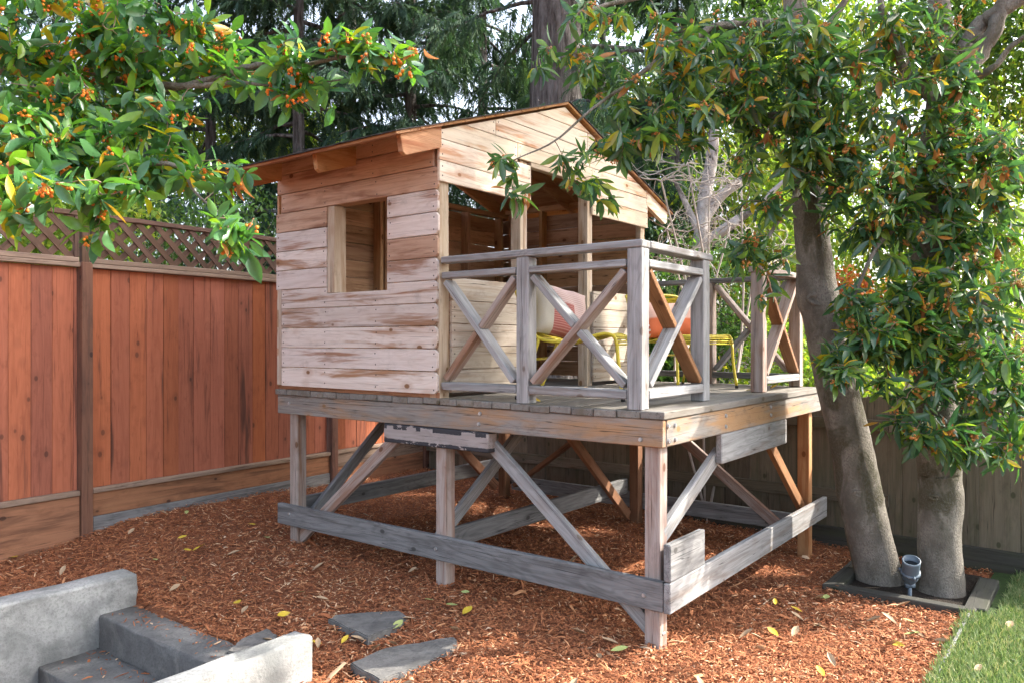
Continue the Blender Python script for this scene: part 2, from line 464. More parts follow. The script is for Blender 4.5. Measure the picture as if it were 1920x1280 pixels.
def box_mesh(lx, ly, lz, ch=0.003, jit=0.0012):
    """box with chamfered edges, x along the length"""
    hx, hy, hz = lx / 2, ly / 2, lz / 2
    ch = min(ch, hx * 0.4, hy * 0.4, hz * 0.4)
    verts, idx = [], {}
    for sx in (-1, 1):
        for sy in (-1, 1):
            for sz in (-1, 1):
                j = [random.uniform(-jit, jit) for _ in range(3)]
                for ax in range(3):
                    p = [sx * (hx - (0 if ax == 0 else ch)) + j[0],
                         sy * (hy - (0 if ax == 1 else ch)) + j[1],
                         sz * (hz - (0 if ax == 2 else ch)) + j[2]]
                    idx[(sx, sy, sz, ax)] = len(verts)
                    verts.append(p)
    f = []
    for ax in range(3):
        for s in (-1, 1):
            o1, o2 = [(1, 2), (0, 2), (0, 1)][ax]
            q = []
            for a, b in ((-1, -1), (1, -1), (1, 1), (-1, 1)):
                k = [0, 0, 0]
                k[ax], k[o1], k[o2] = s, a, b
                q.append(idx[(*k, ax)])
            flip = (s > 0) != (ax == 1)
            f.append(q if flip else q[::-1])
    for ax in range(3):                       # edges parallel to ax
        o1, o2 = [(1, 2), (0, 2), (0, 1)][ax]
        for a in (-1, 1):
            for b in (-1, 1):
                k0 = [0, 0, 0]; k1 = [0, 0, 0]
                k0[ax], k1[ax] = -1, 1
                k0[o1] = k1[o1] = a
                k0[o2] = k1[o2] = b
                q = [idx[(*k0, o1)], idx[(*k1, o1)], idx[(*k1, o2)], idx[(*k0, o2)]]
                f.append(q)
    for sx in (-1, 1):
        for sy in (-1, 1):
            for sz in (-1, 1):
                f.append([idx[(sx, sy, sz, a)] for a in range(3)])
    me = bpy.data.meshes.new('board')
    me.from_pydata(verts, [], f)
    bm = bmesh.new()
    bm.from_mesh(me)
    bmesh.ops.recalc_face_normals(bm, faces=bm.faces)
    bm.to_mesh(me)
    bm.free()
    return me


def frame(xa, ya):
    x = Vector(xa).normalized()
    z = x.cross(Vector(ya)).normalized()
    y = z.cross(x)
    return Matrix(((x.x, y.x, z.x), (x.y, y.y, z.y), (x.z, y.z, z.z)))


def wob(a=0.0025):
    return Matrix.Rotation(random.gauss(0, a), 4, 'X') @ Matrix.Rotation(random.gauss(0, a * 0.5), 4, 'Y') @ Matrix.Rotation(random.gauss(0, a * 0.5), 4, 'Z')


def bar(name, p0, p1, w, d, depth_axis, mat, parent, ch=0.004, wobble=0.002):
    """timber from p0 to p1 (centre line), d thick along depth_axis, w thick across"""
    p0, p1 = Vector(p0), Vector(p1)
    L = (p1 - p0).length
    R = frame(p1 - p0, depth_axis)
    mw = Matrix.Translation((p0 + p1) / 2) @ R.to_4x4() @ wob(wobble)
    return obj(name, box_mesh(L, d, w, ch), mat, parent, mw)


def box(name, a0, a1, b0, b1, c0, c1, mat, parent, ch=0.003, wobble=0.0015):
    """axis box in the parent's frame, grain along its longest side"""
    L = [a1 - a0, b1 - b0, c1 - c0]
    c = Vector(((a0 + a1) / 2, (b0 + b1) / 2, (c0 + c1) / 2))
    k = L.index(max(L))
    if k == 0:
        R = Matrix.Identity(3); d = (L[0], L[1], L[2])
    elif k == 1:
        R = frame((0, 1, 0), (-1, 0, 0)); d = (L[1], L[0], L[2])
    else:
        R = frame((0, 0, 1), (0, 1, 0)); d = (L[2], L[1], L[0])
    return obj(name, box_mesh(*d, ch), mat, parent, Matrix.Translation(c) @ R.to_4x4() @ wob(wobble))


def prism(name, poly, th, origin, xa, ya, mat, parent, ch=0.0025):
    """polygon (x along grain, y up) extruded by th behind its front face"""
    cx = sum(p[0] for p in poly) / len(poly)
    cy = sum(p[1] for p in poly) / len(poly)
    bm = bmesh.new()
    vs = [bm.verts.new((p[0] - cx, p[1] - cy, 0)) for p in poly]
    f = bm.faces.new(vs)
    r = bmesh.ops.extrude_face_region(bm, geom=[f])
    for e in r['geom']:
        if isinstance(e, bmesh.types.BMVert):
            e.co.z -= th
    bmesh.ops.recalc_face_normals(bm, faces=bm.faces)
    if ch:
        ed = [e for e in bm.edges if e.is_manifold and e.calc_face_angle(0) > 0.5]
        bmesh.ops.bevel(bm, geom=ed, offset=ch, segments=1, affect='EDGES', profile=0.5)
    me = bpy.data.meshes.new(name)
    bm.to_mesh(me)
    bm.free()
    xa, ya = Vector(xa).normalized(), Vector(ya).normalized()
    R = frame(xa, ya)
    mw = Matrix.Translation(Vector(origin) + xa * cx + ya * cy) @ R.to_4x4() @ Matrix.Rotation(random.gauss(0, 0.002), 4, 'X')
    return obj(name, me, mat, parent, mw)


def clip(poly, a, b, c):
    """keep the side a*x+b*y<=c"""
    out = []
    n = len(poly)
    for i in range(n):
        p, q = poly[i], poly[(i + 1) % n]
        dp, dq = a * p[0] + b * p[1] - c, a * q[0] + b * q[1] - c
        if dp <= 0:
            out.append(p)
        if dp * dq < 0:
            t = dp / (dp - dq)
            out.append((p[0] + (q[0] - p[0]) * t, p[1] + (q[1] - p[1]) * t))
    return out


def tube_data(path, radii, sides=8, cap=True, lump=0.0):
    path = [Vector(p) for p in path]
    n = len(path)
    V_, F_ = [], []
    up = Vector((0.3, 0.9, 0.2)).normalized()
    for i, p in enumerate(path):
        t = (path[min(i + 1, n - 1)] - path[max(i - 1, 0)]).normalized()
        a = (up - t * up.dot(t))
        if a.length < 1e-3:
            a = Vector((1, 0, 0)) - t * t.x
        a.normalize()
        up = a
        b = t.cross(a)
        for k in range(sides):
            th = 2 * math.pi * k / sides
            r = radii[i] * (1 + lump * (math.sin(3 * th + i * 0.7) * 0.5 + random.uniform(-0.5, 0.5)))
            V_.append(p + (a * math.cos(th) + b * math.sin(th)) * r)
    for i in range(n - 1):
        for k in range(sides):
            k2 = (k + 1) % sides
            F_.append([i * sides + k, i * sides + k2, (i + 1) * sides + k2, (i + 1) * sides + k])
    if cap:
        F_.append(list(range(sides))[::-1])
        F_.append([(n - 1) * sides + k for k in range(sides)])
    return V_, F_


def merge(parts):
    V_, F_ = [], []
    for v, f in parts:
        o = len(V_)
        V_ += list(v)
        F_ += [[i + o for i in q] for q in f]
    return V_, F_


def tube(name, path, radii, mat, parent=None, sides=8, smooth=True, lump=0.0):
    if isinstance(radii, (int, float)):
        radii = [radii] * len(path)
    v, f = tube_data(path, radii, sides, True, lump)
    return obj(name, mesh_from(name, v, f, smooth), mat, parent)


def smooth_path(pts, n=6):
    """Catmull-Rom through points (Vector or tuple with optional radius as last)"""
    P = [np.array(p, float) for p in pts]
    P = [2 * P[0] - P[1]] + P + [2 * P[-1] - P[-2]]
    out = []
    for i in range(1, len(P) - 2):
        for k in range(n):
            t = k / n
            p0, p1, p2, p3 = P[i - 1:i + 3]
            out.append(0.5 * ((2 * p1) + (-p0 + p2) * t + (2 * p0 - 5 * p1 + 4 * p2 - p3) * t * t + (-p0 + 3 * p1 - 3 * p2 + p3) * t ** 3))
    out.append(P[-2])
    return out


def inst_mesh(name, bv, bf, R, T, rnd, mat, smooth=False):
    """one mesh of many transformed copies of a small shape, with a number per copy"""
    bv = np.asarray(bv, float)
    N, nv = len(T), len(bv)
    co = np.einsum('nij,vj->nvi', R, bv) + T[:, None, :]
    lt = np.array([len(f) for f in bf])
    flat = np.concatenate([np.array(f) for f in bf])
    loops = (flat[None, :] + (np.arange(N) * nv)[:, None]).ravel()
    tot = np.tile(lt, N)
    start = np.concatenate([[0], np.cumsum(tot)[:-1]])
    me = bpy.data.meshes.new(name)
    me.vertices.add(N * nv)
    me.vertices.foreach_set('co', co.ravel())
    me.loops.add(len(loops))
    me.loops.foreach_set('vertex_index', loops.astype(np.int32))
    me.polygons.add(len(tot))
    me.polygons.foreach_set('loop_start', start.astype(np.int32))
    me.polygons.foreach_set('loop_total', tot.astype(np.int32))
    if smooth:
        me.polygons.foreach_set('use_smooth', np.ones(len(tot), bool))
    a = me.attributes.new('rnd', 'FLOAT', 'POINT')
    a.data.foreach_set('value', np.repeat(rnd, nv).astype(np.float32))
    me.materials.append(mat)
    me.update(calc_edges=True)
    return me


def norm(a):
    return a / np.maximum(np.linalg.norm(a, axis=-1, keepdims=True), 1e-9)


# ------------------------------------------------------------------ ground, lawn
STAIR = dict(u0=1.24, u1=3.12, v0=-3.4, v1=-1.25)
LAWN_U = -1.16


def uv_of(x, y):
    qx, qy = x - O.x, y - O.y
    return qx * U.x + qy * U.y, qx * V.x + qy * V.y


def build_ground():
    fine = np.arange(-6.5, 11.0, 0.07)
    xs = np.concatenate([[-900, -300, -100, -40, -20, -12, -9], fine[(fine < 6.5)], [7, 9, 12, 20, 40, 100, 300, 900]])
    ys = np.concatenate([[-900, -300, -100, -40, -20, -10, -5, -2, 0, 1.5], fine[(fine > 2.2)], [11.5, 13, 16, 22, 40, 100, 300, 900]])
    X, Y = np.meshgrid(xs, ys)
    Z = ground_z(X, Y)
    u, v = uv_of(X, Y)
    hole = (u > STAIR['u0'] + 0.05) & (u < STAIR['u1'] - 0.05) & (v < STAIR['v1'] - 0.06) & (v > STAIR['v0'] - 1)
    Z = np.where(hole, -0.75, Z)
    far = (np.abs(X) > 6.6) | (Y > 11.2) | (Y < 2.0)
    Z = np.where(far & ~hole, np.clip(Z, -0.12, 0.1), Z)
    ny, nx = X.shape
    verts = np.stack([X, Y, Z], -1).reshape(-1, 3)
    i = np.arange(ny - 1)[:, None] * nx + np.arange(nx - 1)[None, :]
    q = np.stack([i, i + 1, i + nx + 1, i + nx], -1).reshape(-1, 4)
    me = mesh_from('ground', verts.tolist(), q.tolist(), True)
    o = obj('ground', me, M['soil'])
    tag(o, kind='structure')


build_ground()


def on_stairs(u, v):
    return (u > STAIR['u0'] - 0.02) & (u < STAIR['u1'] + 0.02) & (v < STAIR['v1'] + 0.0)


def build_mulch():
    N = 280000
    # more chips near the viewer, where they show largest
    y = 2.9 + 7.2 * rng.random(N) ** 1.45
    x = (rng.random(N) * 2 - 1) * (y * 0.74 + 0.3)
    u, v = uv_of(x, y)
    ok = ~on_stairs(u, v) & (u > LAWN_U + 0.015)
    # stay inside the fences
    f1 = (x - F0.x) * FN.x + (y - F0.y) * FN.y
    f2 = (x - B0.x) * BN.x + (y - B0.y) * BN.y
    ok &= (f1 > 0.03) & (f2 > 0.03)
    # not in the planter box, thin over the stones
    ok &= ~((u > -1.13) & (u < -0.32) & (v > 1.85) & (v < 2.7))
    for poly in STONES:
        inside = np.ones(N, bool)
        for a, b in zip(poly, poly[1:] + poly[:1]):
            inside &= ((b[0] - a[0]) * (y - a[1]) - (b[1] - a[1]) * (x - a[0])) < 0
        ok &= ~(inside & (rng.random(N) > 0.035))
    x, y = x[ok], y[ok]
    # bits that have blown on to the treads
    nt_ = 260
    tu, up_ = rng.uniform(1.40, 2.91, nt_), rng.random(nt_) < 0.55
    tv = np.where(up_, -1.275 - 0.19 * rng.random(nt_) ** 2, -1.50 - 0.29 * rng.random(nt_) ** 1.6)
    m0 = len(x)
    x = np.concatenate([x, O.x + tu * U.x + tv * V.x])
    y = np.concatenate([y, O.y + tu * U.y + tv * V.y])
    n = len(x)
    z = ground_z(x, y) + rng.random(n) ** 1.5 * 0.028
    z[m0:] = np.where(up_, 0.011, -0.185)
    size = rng.random(n)
    L = 0.013 + 0.044 * size ** 2.4 + (rng.random(n) < 0.03) * 0.05
    W = 0.0028 + 0.0046 * rng.random(n) ** 1.6
    W = np.where(rng.random(n) < 0.05, W * 2.2, W)
    big = rng.random(n) < 0.012
    L = np.where(big, L * 1.9 + 0.02, L)
    W = np.where(big, W * 1.7, W)
    yaw = rng.random(n) * 2 * np.pi
    pit = rng.normal(0, 0.30, n)
    rol = rng.normal(0, 0.5, n)
    cy, sy, cp, sp, cr, sr = np.cos(yaw), np.sin(yaw), np.cos(pit), np.sin(pit), np.cos(rol), np.sin(rol)
    ex = np.stack([cy * cp, sy * cp, sp], -1)
    ey0 = np.stack([-sy, cy, 0 * cy], -1)
    ez0 = np.cross(ex, ey0)
    ey = ey0 * cr[:, None] + ez0 * sr[:, None]
    ez = np.cross(ex, ey)
    R = np.stack([ex * L[:, None], ey * W[:, None], ez * W[:, None]], -1)
    bv = [(-.5, -.5, 0), (-.5, .5, 0), (0, -.6, .35), (0, .6, .35), (.5, -.35, 0), (.5, .35, 0.0), (0, 0, .9)]
    bf = [[0, 2, 6], [0, 6, 1], [1, 6, 3], [2, 4, 6], [4, 5, 6], [5, 3, 6]]
    rnd = np.clip(rng.normal(0.46, 0.20, n), 0, 0.999)
    rnd = np.where(rng.random(n) < 0.015, 0.97, rnd)
    # broad drifts of paler, drier and darker, damper mulch
    drift = 0.10 * np.sin(x * 1.7 + 0.4) * np.sin(y * 1.3 + 1.1) + 0.07 * np.sin(x * 4.1 + y * 3.3)
    rnd = np.clip(rnd + drift, 0, 0.999)
    me = inst_mesh('mulch_chips', bv, bf, R, np.stack([x, y, z], -1), rnd, M['chip'])
    o = obj('mulch_chips', me)
    tag(o, 'red brown shredded bark mulch covering the ground', 'mulch', kind='stuff')


# fence lines in plan (needed for the mulch)
F0 = Vector((-3.44, 6.2, 0))                         # left fence, at its brown post
FD = Vector((0.560, 0.829, 0)).normalized()
FN = Vector((FD.y, -FD.x, 0))                        # towards the garden
B0 = Vector((-1.12, 9.70, 0))                        # corner where the back fence begins
BD = (Vector((3.74, 5.77, 0)) - B0).normalized()
BN = Vector((BD.y, -BD.x, 0))
if BN.y > 0:
    BN = -BN
STONES = []
for pts in ([(615, 1172), (640, 1163), (748, 1156), (765, 1169), (752, 1182), (690, 1208)],
            [(657, 1250), (722, 1222), (852, 1201), (859, 1212), (846, 1230), (770, 1262), (712, 1283)],
            [(425, 1222), (452, 1199), (500, 1179), (520, 1190), (512, 1205), (470, 1228)]):
    poly = []
    for px, py in pts:
        d = (0.02 - CAMH) / (-(py - 640) / FPX)
        p = at(px, py, d)
        poly.append((p.x, p.y))
    STONES.append(poly)


def build_stones():
    labels = ['small grey flagstone in the mulch, nearer the playhouse', 'largest grey flagstone, at the bottom edge of the picture',
              'grey flagstone half hidden behind the end of the concrete wall']
    for poly, lab in zip(STONES, labels):
        cx = sum(p[0] for p in poly) / len(poly)
        cy = sum(p[1] for p in poly) / len(poly)
        bm = bmesh.new()
        ring = []
        n = len(poly)
        for i in range(n):
            a, b = poly[i], poly[(i + 1) % n]
            for k in range(4):
                t = k / 4
                j = 0.0 if k == 0 else 0.006
                ring.append((a[0] + (b[0] - a[0]) * t + random.uniform(-j, j) - cx, a[1] + (b[1] - a[1]) * t + random.uniform(-j, j) - cy))
        vs = [bm.verts.new((x, y, 0.028 + random.uniform(-.002, .002))) for x, y in ring]
        f = bm.faces.new(vs)
        r = bmesh.ops.extrude_face_region(bm, geom=[f])
        for e in r['geom']:
            if isinstance(e, bmesh.types.BMVert):
                e.co.z -= 0.045
        bmesh.ops.recalc_face_normals(bm, faces=bm.faces)
        bmesh.ops.bevel(bm, geom=[e for e in bm.edges if e.calc_face_angle(0) > 0.8 and e.verts[0].co.z > 0 and e.verts[1].co.z > 0],
                        offset=0.006, segments=2, affect='EDGES')
        me = bpy.data.meshes.new('flagstone')
        bm.to_mesh(me)
        bm.free()
        o = obj('flagstone', me, M['slate'])
        o.location = (cx, cy, gz(cx, cy) + 0.005)
        tag(o, lab, 'flagstone', 'flagstones in the mulch')


build_mulch()
build_stones()


def build_lawn():
    bm = bmesh.new()
    nu, nv = 24, 40
    grid = []
    for i in range(nu + 1):
        row = []
        for j in range(nv + 1):
            u = LAWN_U - 5.0 * (i / nu) ** 1.5
            v = -2.5 + 5.6 * j / nv
            p = uvz(u, v)
            row.append(bm.verts.new((p.x, p.y, gz(p.x, p.y) + 0.018)))
        grid.append(row)
    for i in range(nu):
        for j in range(nv):
            bm.faces.new([grid[i][j], grid[i][j + 1], grid[i + 1][j + 1], grid[i + 1][j]])
    bmesh.ops.recalc_face_normals(bm, faces=bm.faces)
    me = bpy.data.meshes.new('lawn')
    bm.to_mesh(me)
    bm.free()
    tag(obj('lawn', me, M['turf']), kind='structure')
    N = 110000
    u = LAWN_U + 0.01 + 0.018 * rng.normal(0, 1, N) - 2.2 * rng.random(N) ** 1.2
    v = -1.2 + 4.3 * rng.random(N)
    x = O.x + u * U.x + v * V.x
    y = O.y + u * U.y + v * V.y
    ok = (np.abs(x) < y * 0.75) & (y > 2.9)
    ok &= ~((u > -1.3) & (v > 1.78))
    x, y = x[ok], y[ok]
    n = len(x)
    h = 0.028 + 0.028 * rng.random(n)
    w = 0.0022 + 0.0016 * rng.random(n)
    yaw = rng.random(n) * 2 * np.pi
    ln = rng.normal(0, 0.45, (n, 2))
    ez = norm(np.stack([ln[:, 0], ln[:, 1], np.ones(n)], -1))
    ex = norm(np.cross(np.stack([np.cos(yaw), np.sin(yaw), 0 * yaw], -1), ez))
    ey = np.cross(ez, ex)
    R = np.stack([ex * w[:, None], ey * h[:, None], ez * h[:, None]], -1)
    bv = [(-1, 0, 0), (1, 0, 0), (-.8, .08, .55), (.8, .08, .55), (0, .35, 1)]
    bf = [[0, 1, 3, 2], [2, 3, 4]]
    patch = 0.16 * np.sin(x * 3.1 + 1) * np.sin(y * 2.7)
    me = inst_mesh('grass', bv, bf, R, np.stack([x, y, ground_z(x, y) + 0.015], -1), np.clip(rng.random(n) * 0.9 + patch, 0, .999), M['grass'])
    tag(obj('grass', me), 'short green lawn grass beyond the mulch edge', 'grass', kind='stuff')
    # thin timber strip that holds the mulch back
    p0, p1 = uvz(LAWN_U, -2.0), uvz(LAWN_U, 1.72)
    e = bar('lawn_edging', (p0.x, p0.y, gz(p0.x, p0.y) + 0.012), (p1.x, p1.y, gz(p1.x, p1.y) + 0.012), 0.06, 0.018, U, M['greydark'], None)
    tag(e, 'thin timber edging strip between mulch and lawn', 'edging')


build_lawn()

# ------------------------------------------------------------------ concrete steps
def build_steps():
    root = empty('concrete_steps', uvz(2.1, -1.6, 0), math.atan2(V.y, V.x))
    tag(root, 'pale concrete garden steps with low side walls, bottom left corner', 'steps')

    def block(name, v0, v1, u0, u1, z0, z1, mat, b=0.014, rough=0.0034):
        bm = bmesh.new()
        bmesh.ops.create_cube(bm, size=1)
        for q in bm.verts:
            q.co = Vector(((v0 + v1) / 2 + q.co.x * (v1 - v0), (u0 + u1) / 2 + q.co.y * (u1 - u0), (z0 + z1) / 2 + q.co.z * (z1 - z0)))
        bmesh.ops.bevel(bm, geom=bm.edges[:], offset=b, segments=3, affect='EDGES', profile=0.5)
        bmesh.ops.subdivide_edges(bm, edges=[e for e in bm.edges if e.calc_length() > 0.3], cuts=10, use_grid_fill=True)
        for q in bm.verts:
            q.co += Vector((random.gauss(0, rough), random.gauss(0, rough), random.gauss(0, rough)))
        me = bpy.data.meshes.new(name)
        bm.to_mesh(me)
        bm.free()
        c = uv_base
        me.transform(Matrix.Translation((-c[1], -c[0], 0)))
        me.polygons.foreach_set('use_smooth', [True] * len(me.polygons))
        return obj(name, me, mat, root)
    uv_base = (2.1, -1.6)
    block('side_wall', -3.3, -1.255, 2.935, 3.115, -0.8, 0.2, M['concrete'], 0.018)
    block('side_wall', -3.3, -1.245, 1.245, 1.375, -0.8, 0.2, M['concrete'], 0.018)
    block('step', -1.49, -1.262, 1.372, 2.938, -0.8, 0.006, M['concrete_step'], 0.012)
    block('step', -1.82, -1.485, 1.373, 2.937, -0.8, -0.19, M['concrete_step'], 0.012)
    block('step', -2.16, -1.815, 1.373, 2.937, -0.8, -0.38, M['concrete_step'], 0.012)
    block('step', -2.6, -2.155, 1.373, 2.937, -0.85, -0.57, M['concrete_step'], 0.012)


build_steps()

# ------------------------------------------------------------------ playhouse on a raised deck
PH = empty('playhouse', (O.x, O.y, 0), math.atan2(V.y, V.x))      # local x = V, local y = U
tag(PH, 'raised wooden playhouse cabin with railed deck and cross braced base', 'playhouse')
DT = 1.265            # deck top
LU, WV = 3.27, 2.80
UF = 1.57             # front wall of the cabin


def phz(u, v):
    p = uvz(u, v)
    return gz(p.x, p.y)


def build_base():
    B = empty('base_frame', parent=PH)
    X, Y, Z = Vector((1, 0, 0)), Vector((0, 1, 0)), Vector((0, 0, 1))
    PU = [0.04, 1.55, 3.08]
    for k, pu in enumerate(PU):
        top = 1.08 if k != 1 else 0.948
        box('post', 0.04, 0.13, pu, pu + 0.09, phz(pu, .1) - 0.15, top, M['base'], B, 0.006)
        box('post', 2.62, 2.71, pu, pu + 0.09, phz(pu, 2.66) - 0.15, 1.08, M['orange'] if k != 0 else M['rafter'], B, 0.006)
    # rim beams
    box('rim_beam', 0.0, 0.04, 0.003, LU, 1.08, 1.222, M['beam'], B, 0.004)
    box('rim_beam', 0.043, WV, 0.0, 0.04, 1.08, 1.222, M['beam'], B, 0.004)
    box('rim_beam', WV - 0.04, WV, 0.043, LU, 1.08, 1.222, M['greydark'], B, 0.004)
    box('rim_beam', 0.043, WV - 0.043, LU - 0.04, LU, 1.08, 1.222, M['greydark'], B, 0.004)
    for uu in (0.42, 0.83, 1.24, 1.65, 2.06, 2.47, 2.88):
        box('joist', 0.043, WV - 0.043, uu, uu + 0.04, 1.085, 1.222, M['interior'], B, 0.003)
    # ground rails
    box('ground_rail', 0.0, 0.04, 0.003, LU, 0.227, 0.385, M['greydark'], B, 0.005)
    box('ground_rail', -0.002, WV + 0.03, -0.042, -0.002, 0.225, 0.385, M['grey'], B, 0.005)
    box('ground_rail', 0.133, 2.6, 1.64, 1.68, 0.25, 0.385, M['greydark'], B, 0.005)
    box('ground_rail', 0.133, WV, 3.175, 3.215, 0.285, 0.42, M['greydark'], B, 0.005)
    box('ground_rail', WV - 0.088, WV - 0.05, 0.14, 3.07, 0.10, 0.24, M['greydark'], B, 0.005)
    box('rail_block', -0.002, 0.432, -0.042, -0.002, 0.389, 0.585, M['greydark'], B, 0.006)
    # gusset planks under the rim
    pl = box('gusset_plank', 0.0, 0.088, 1.168, 2.085, 0.950, 1.077, M['peeled'], B, 0.006)
    pl['label'] = 'plank with black peeling paint'
    box('gusset_plank', 0.77, 1.96, -0.002, 0.04, 0.90, 1.077, M['grey'], B, 0.006)
    # braces on the long side
    bar('brace', (0.085, 1.20, 0.99), (0.085, 0.06, 0.055), 0.085, 0.04, X, M['grey'], B)
    bar('brace', (0.085, 1.98, 1.02), (0.085, 3.14, 0.085), 0.085, 0.04, X, M['base'], B)
    # braces on the three cross frames
    bar('brace', (0.10, 0.06, 0.60), (0.86, 0.06, 0.955), 0.085, 0.04, Y, M['grey'], B)
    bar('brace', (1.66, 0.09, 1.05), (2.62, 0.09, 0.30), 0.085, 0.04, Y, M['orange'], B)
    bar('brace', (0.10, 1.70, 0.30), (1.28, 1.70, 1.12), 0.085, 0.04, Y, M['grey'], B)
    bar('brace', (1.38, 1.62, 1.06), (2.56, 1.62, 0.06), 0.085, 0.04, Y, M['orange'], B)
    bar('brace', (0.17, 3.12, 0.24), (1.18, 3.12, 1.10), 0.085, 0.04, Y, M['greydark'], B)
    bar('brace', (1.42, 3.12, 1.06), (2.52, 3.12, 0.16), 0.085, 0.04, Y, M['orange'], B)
    # braces on the back side
    bar('brace', (2.66, 2.98, 0.16), (2.66, 1.72, 1.06), 0.04, 0.085, X, M['orange'], B)
    bar('brace', (2.68, 1.52, 1.06), (2.68, 0.20, 0.06), 0.085, 0.04, X, M['base'], B)

    bm = bmesh.new()
    bmesh.ops.create_cone(bm, cap_ends=True, segments=10, radius1=0.013, radius2=0.010, depth=0.009)
    bme = bpy.data.meshes.new('bolt')
    bm.to_mesh(bme)
    bm.free()
    bme.materials.append(M['bolt'])
    for (v, u, z, ax) in [(.055, -.0, 1.19, 'u'), (.135, 0, 1.188, 'u'), (.06, 0, 1.11, 'u'), (.14, 0, 1.112, 'u'), (.83, 0, 1.185, 'u'), (.83, 0, 1.12, 'u'), (1.62, 0, 1.185, 'u'), (1.62, 0, 1.13, 'u'),
                          (0, .13, 1.115, 'v'), (0, 1.23, 1.19, 'v'), (0, 1.24, 1.125, 'v'), (0, 3.12, 1.16, 'v'), (0, 1.60, .30, 'v'), (0, .11, .30, 'v'), (0, 3.12, .32, 'v')]:
        o = bpy.data.objects.new('bolt', bme)
        link(o, B)
        o.location = (v - (0.0045 if ax == 'v' else 0), u - (0.0045 if ax == 'u' else 0), z)
        o.rotation_euler = (0, math.radians(-90), 0) if ax == 'v' else (math.radians(90), 0, 0)


def build_deck():
    D = empty('deck', parent=PH)
    n = 23
    w = (LU + 0.03) / n
    for i in range(n):
        u0 = -0.015 + i * w
        dz = random.uniform(-0.002, 0.0015)
        ex = random.uniform(-0.006, 0.006)
        box('deck_board', -0.012 + ex, WV + 0.01, u0 + 0.003, u0 + w - 0.003, DT - 0.040 + dz, DT + dz, M['deck'], D, 0.004)


def xbrace(R, plane, a0, a1, z0, z1, full, mats, side):
    """cross of three timbers in a railing panel. plane: fixed coordinate, a along the panel"""
    def P(a, z):
        return (plane, a, z) if side == 'v' else (a, plane, z)
    ax = Vector((1, 0, 0)) if side == 'v' else Vector((0, 1, 0))
    w, d = 0.038, 0.088
    A, Bp = (P(a0, z1), P(a1, z0)) if full == 'down' else (P(a0, z0), P(a1, z1))
    C, E = (P(a0, z0), P(a1, z1)) if full == 'down' else (P(a0, z1), P(a1, z0))
    bar('brace', A, Bp, w, d, ax, mats[0], R)
    C, E = Vector(C), Vector(E)
    mid = (C + E) / 2
    dr = (E - C).normalized()
    bar('brace', C, mid - dr * 0.024, w, d - 0.004, ax, mats[1], R)
    bar('brace', mid + dr * 0.024, E, w, d - 0.004, ax, mats[1], R)


def build_railing():
    R = empty('railing', parent=PH)
    T0, T1, M0, M1, L0, L1 = 2.128, 2.168, 2.030, 2.070, 1.322, 1.372
    g = M['grey']
    # long side (v = 0..0.09)
    box('post', 0.0, 0.09, 0.125, 0.215, DT, T0, g, R, 0.006)
    box('post', 0.0, 0.09, 0.866, 0.956, DT, T0, g, R, 0.006)
    box('top_rail', -0.006, 0.094, 0.12, 1.556, T0, T1, g, R, 0.005)
    for a, b in ((0.219, 0.862), (0.960, 1.556)):
        box('middle_rail', 0.0, 0.088, a, b, M0, M1, g, R, 0.005)
        box('bottom_rail', 0.0, 0.088, a, b, L0, L1, g, R, 0.005)
    xbrace(R, 0.046, 0.24, 0.845, L1 + 0.02, M0 - 0.02, 'up2', (M['grey'], M['grey']), 'v') if False else None
    xbrace(R, 0.046, 0.845, 0.235, L1 + 0.02, M0 - 0.02, 'up', (M['base'], g), 'v')
    xbrace(R, 0.046, 1.53, 0.98, L1 + 0.02, M0 - 0.02, 'down', (g, M['base']), 'v')
    # short side, first half (u = 0.125..0.215)
    U0 = 0.125
    box('top_rail', 0.097, 0.925, U0 - 0.006, U0 + 0.094, T0, T1, g, R, 0.005)
    box('post', 0.80, 0.89, U0, U0 + 0.09, DT, T0, g, R, 0.006)
    box('middle_rail', 0.094, 0.797, U0, U0 + 0.088, M0, M1, g, R, 0.005)
    box('bottom_rail', 0.094, 0.797, U0, U0 + 0.088, L0, L1, g, R, 0.005)
    xbrace(R, U0 + 0.045, 0.115, 0.775, L1 + 0.02, M0 - 0.02, 'up', (g, M['orange']), 'u')
    # second half, beyond the way in
    box('post', 1.82, 1.91, U0, U0 + 0.09, DT, T0, M['base'], R, 0.006)
    box('post', 2.67, 2.76, U0, U0 + 0.09, DT, T0, M['base'], R, 0.006)
    box('top_rail', 1.80, 2.78, U0 - 0.006, U0 + 0.094, T0, T1, M['base'], R, 0.005)
    box('bottom_rail', 1.914, 2.667, U0, U0 + 0.088, L0, L1, g, R, 0.005)
    xbrace(R, U0 + 0.045, 1.93, 2.65, L1 + 0.02, T0 - 0.02, 'up', (M['base'], M['orange']), 'u')
    # back side (v = 2.67..2.76)
    box('top_rail', 2.666, 2.764, 0.224, 1.535, T0, T1, M['greydark'], R, 0.005)
    box('bottom_rail', 2.672, 2.758, 0.219, 1.535, L0, L1, M['greydark'], R, 0.005)
    box('post', 2.67, 2.76, 0.86, 0.95, DT, T0, M['base'], R, 0.006)
    xbrace(R, 2.715, 0.845, 0.235, L1 + 0.02, T0 - 0.02, 'down', (M['base'], M['greydark']), 'v')
    xbrace(R, 2.715, 1.52, 0.965, L1 + 0.02, T0 - 0.02, 'down', (M['base'], M['greydark']), 'v')


RV, RZ, RS = 1.42, 3.515, 0.339       # ridge place, height, slope


def roof_z(v):
    return RZ - RS * abs(v - RV)


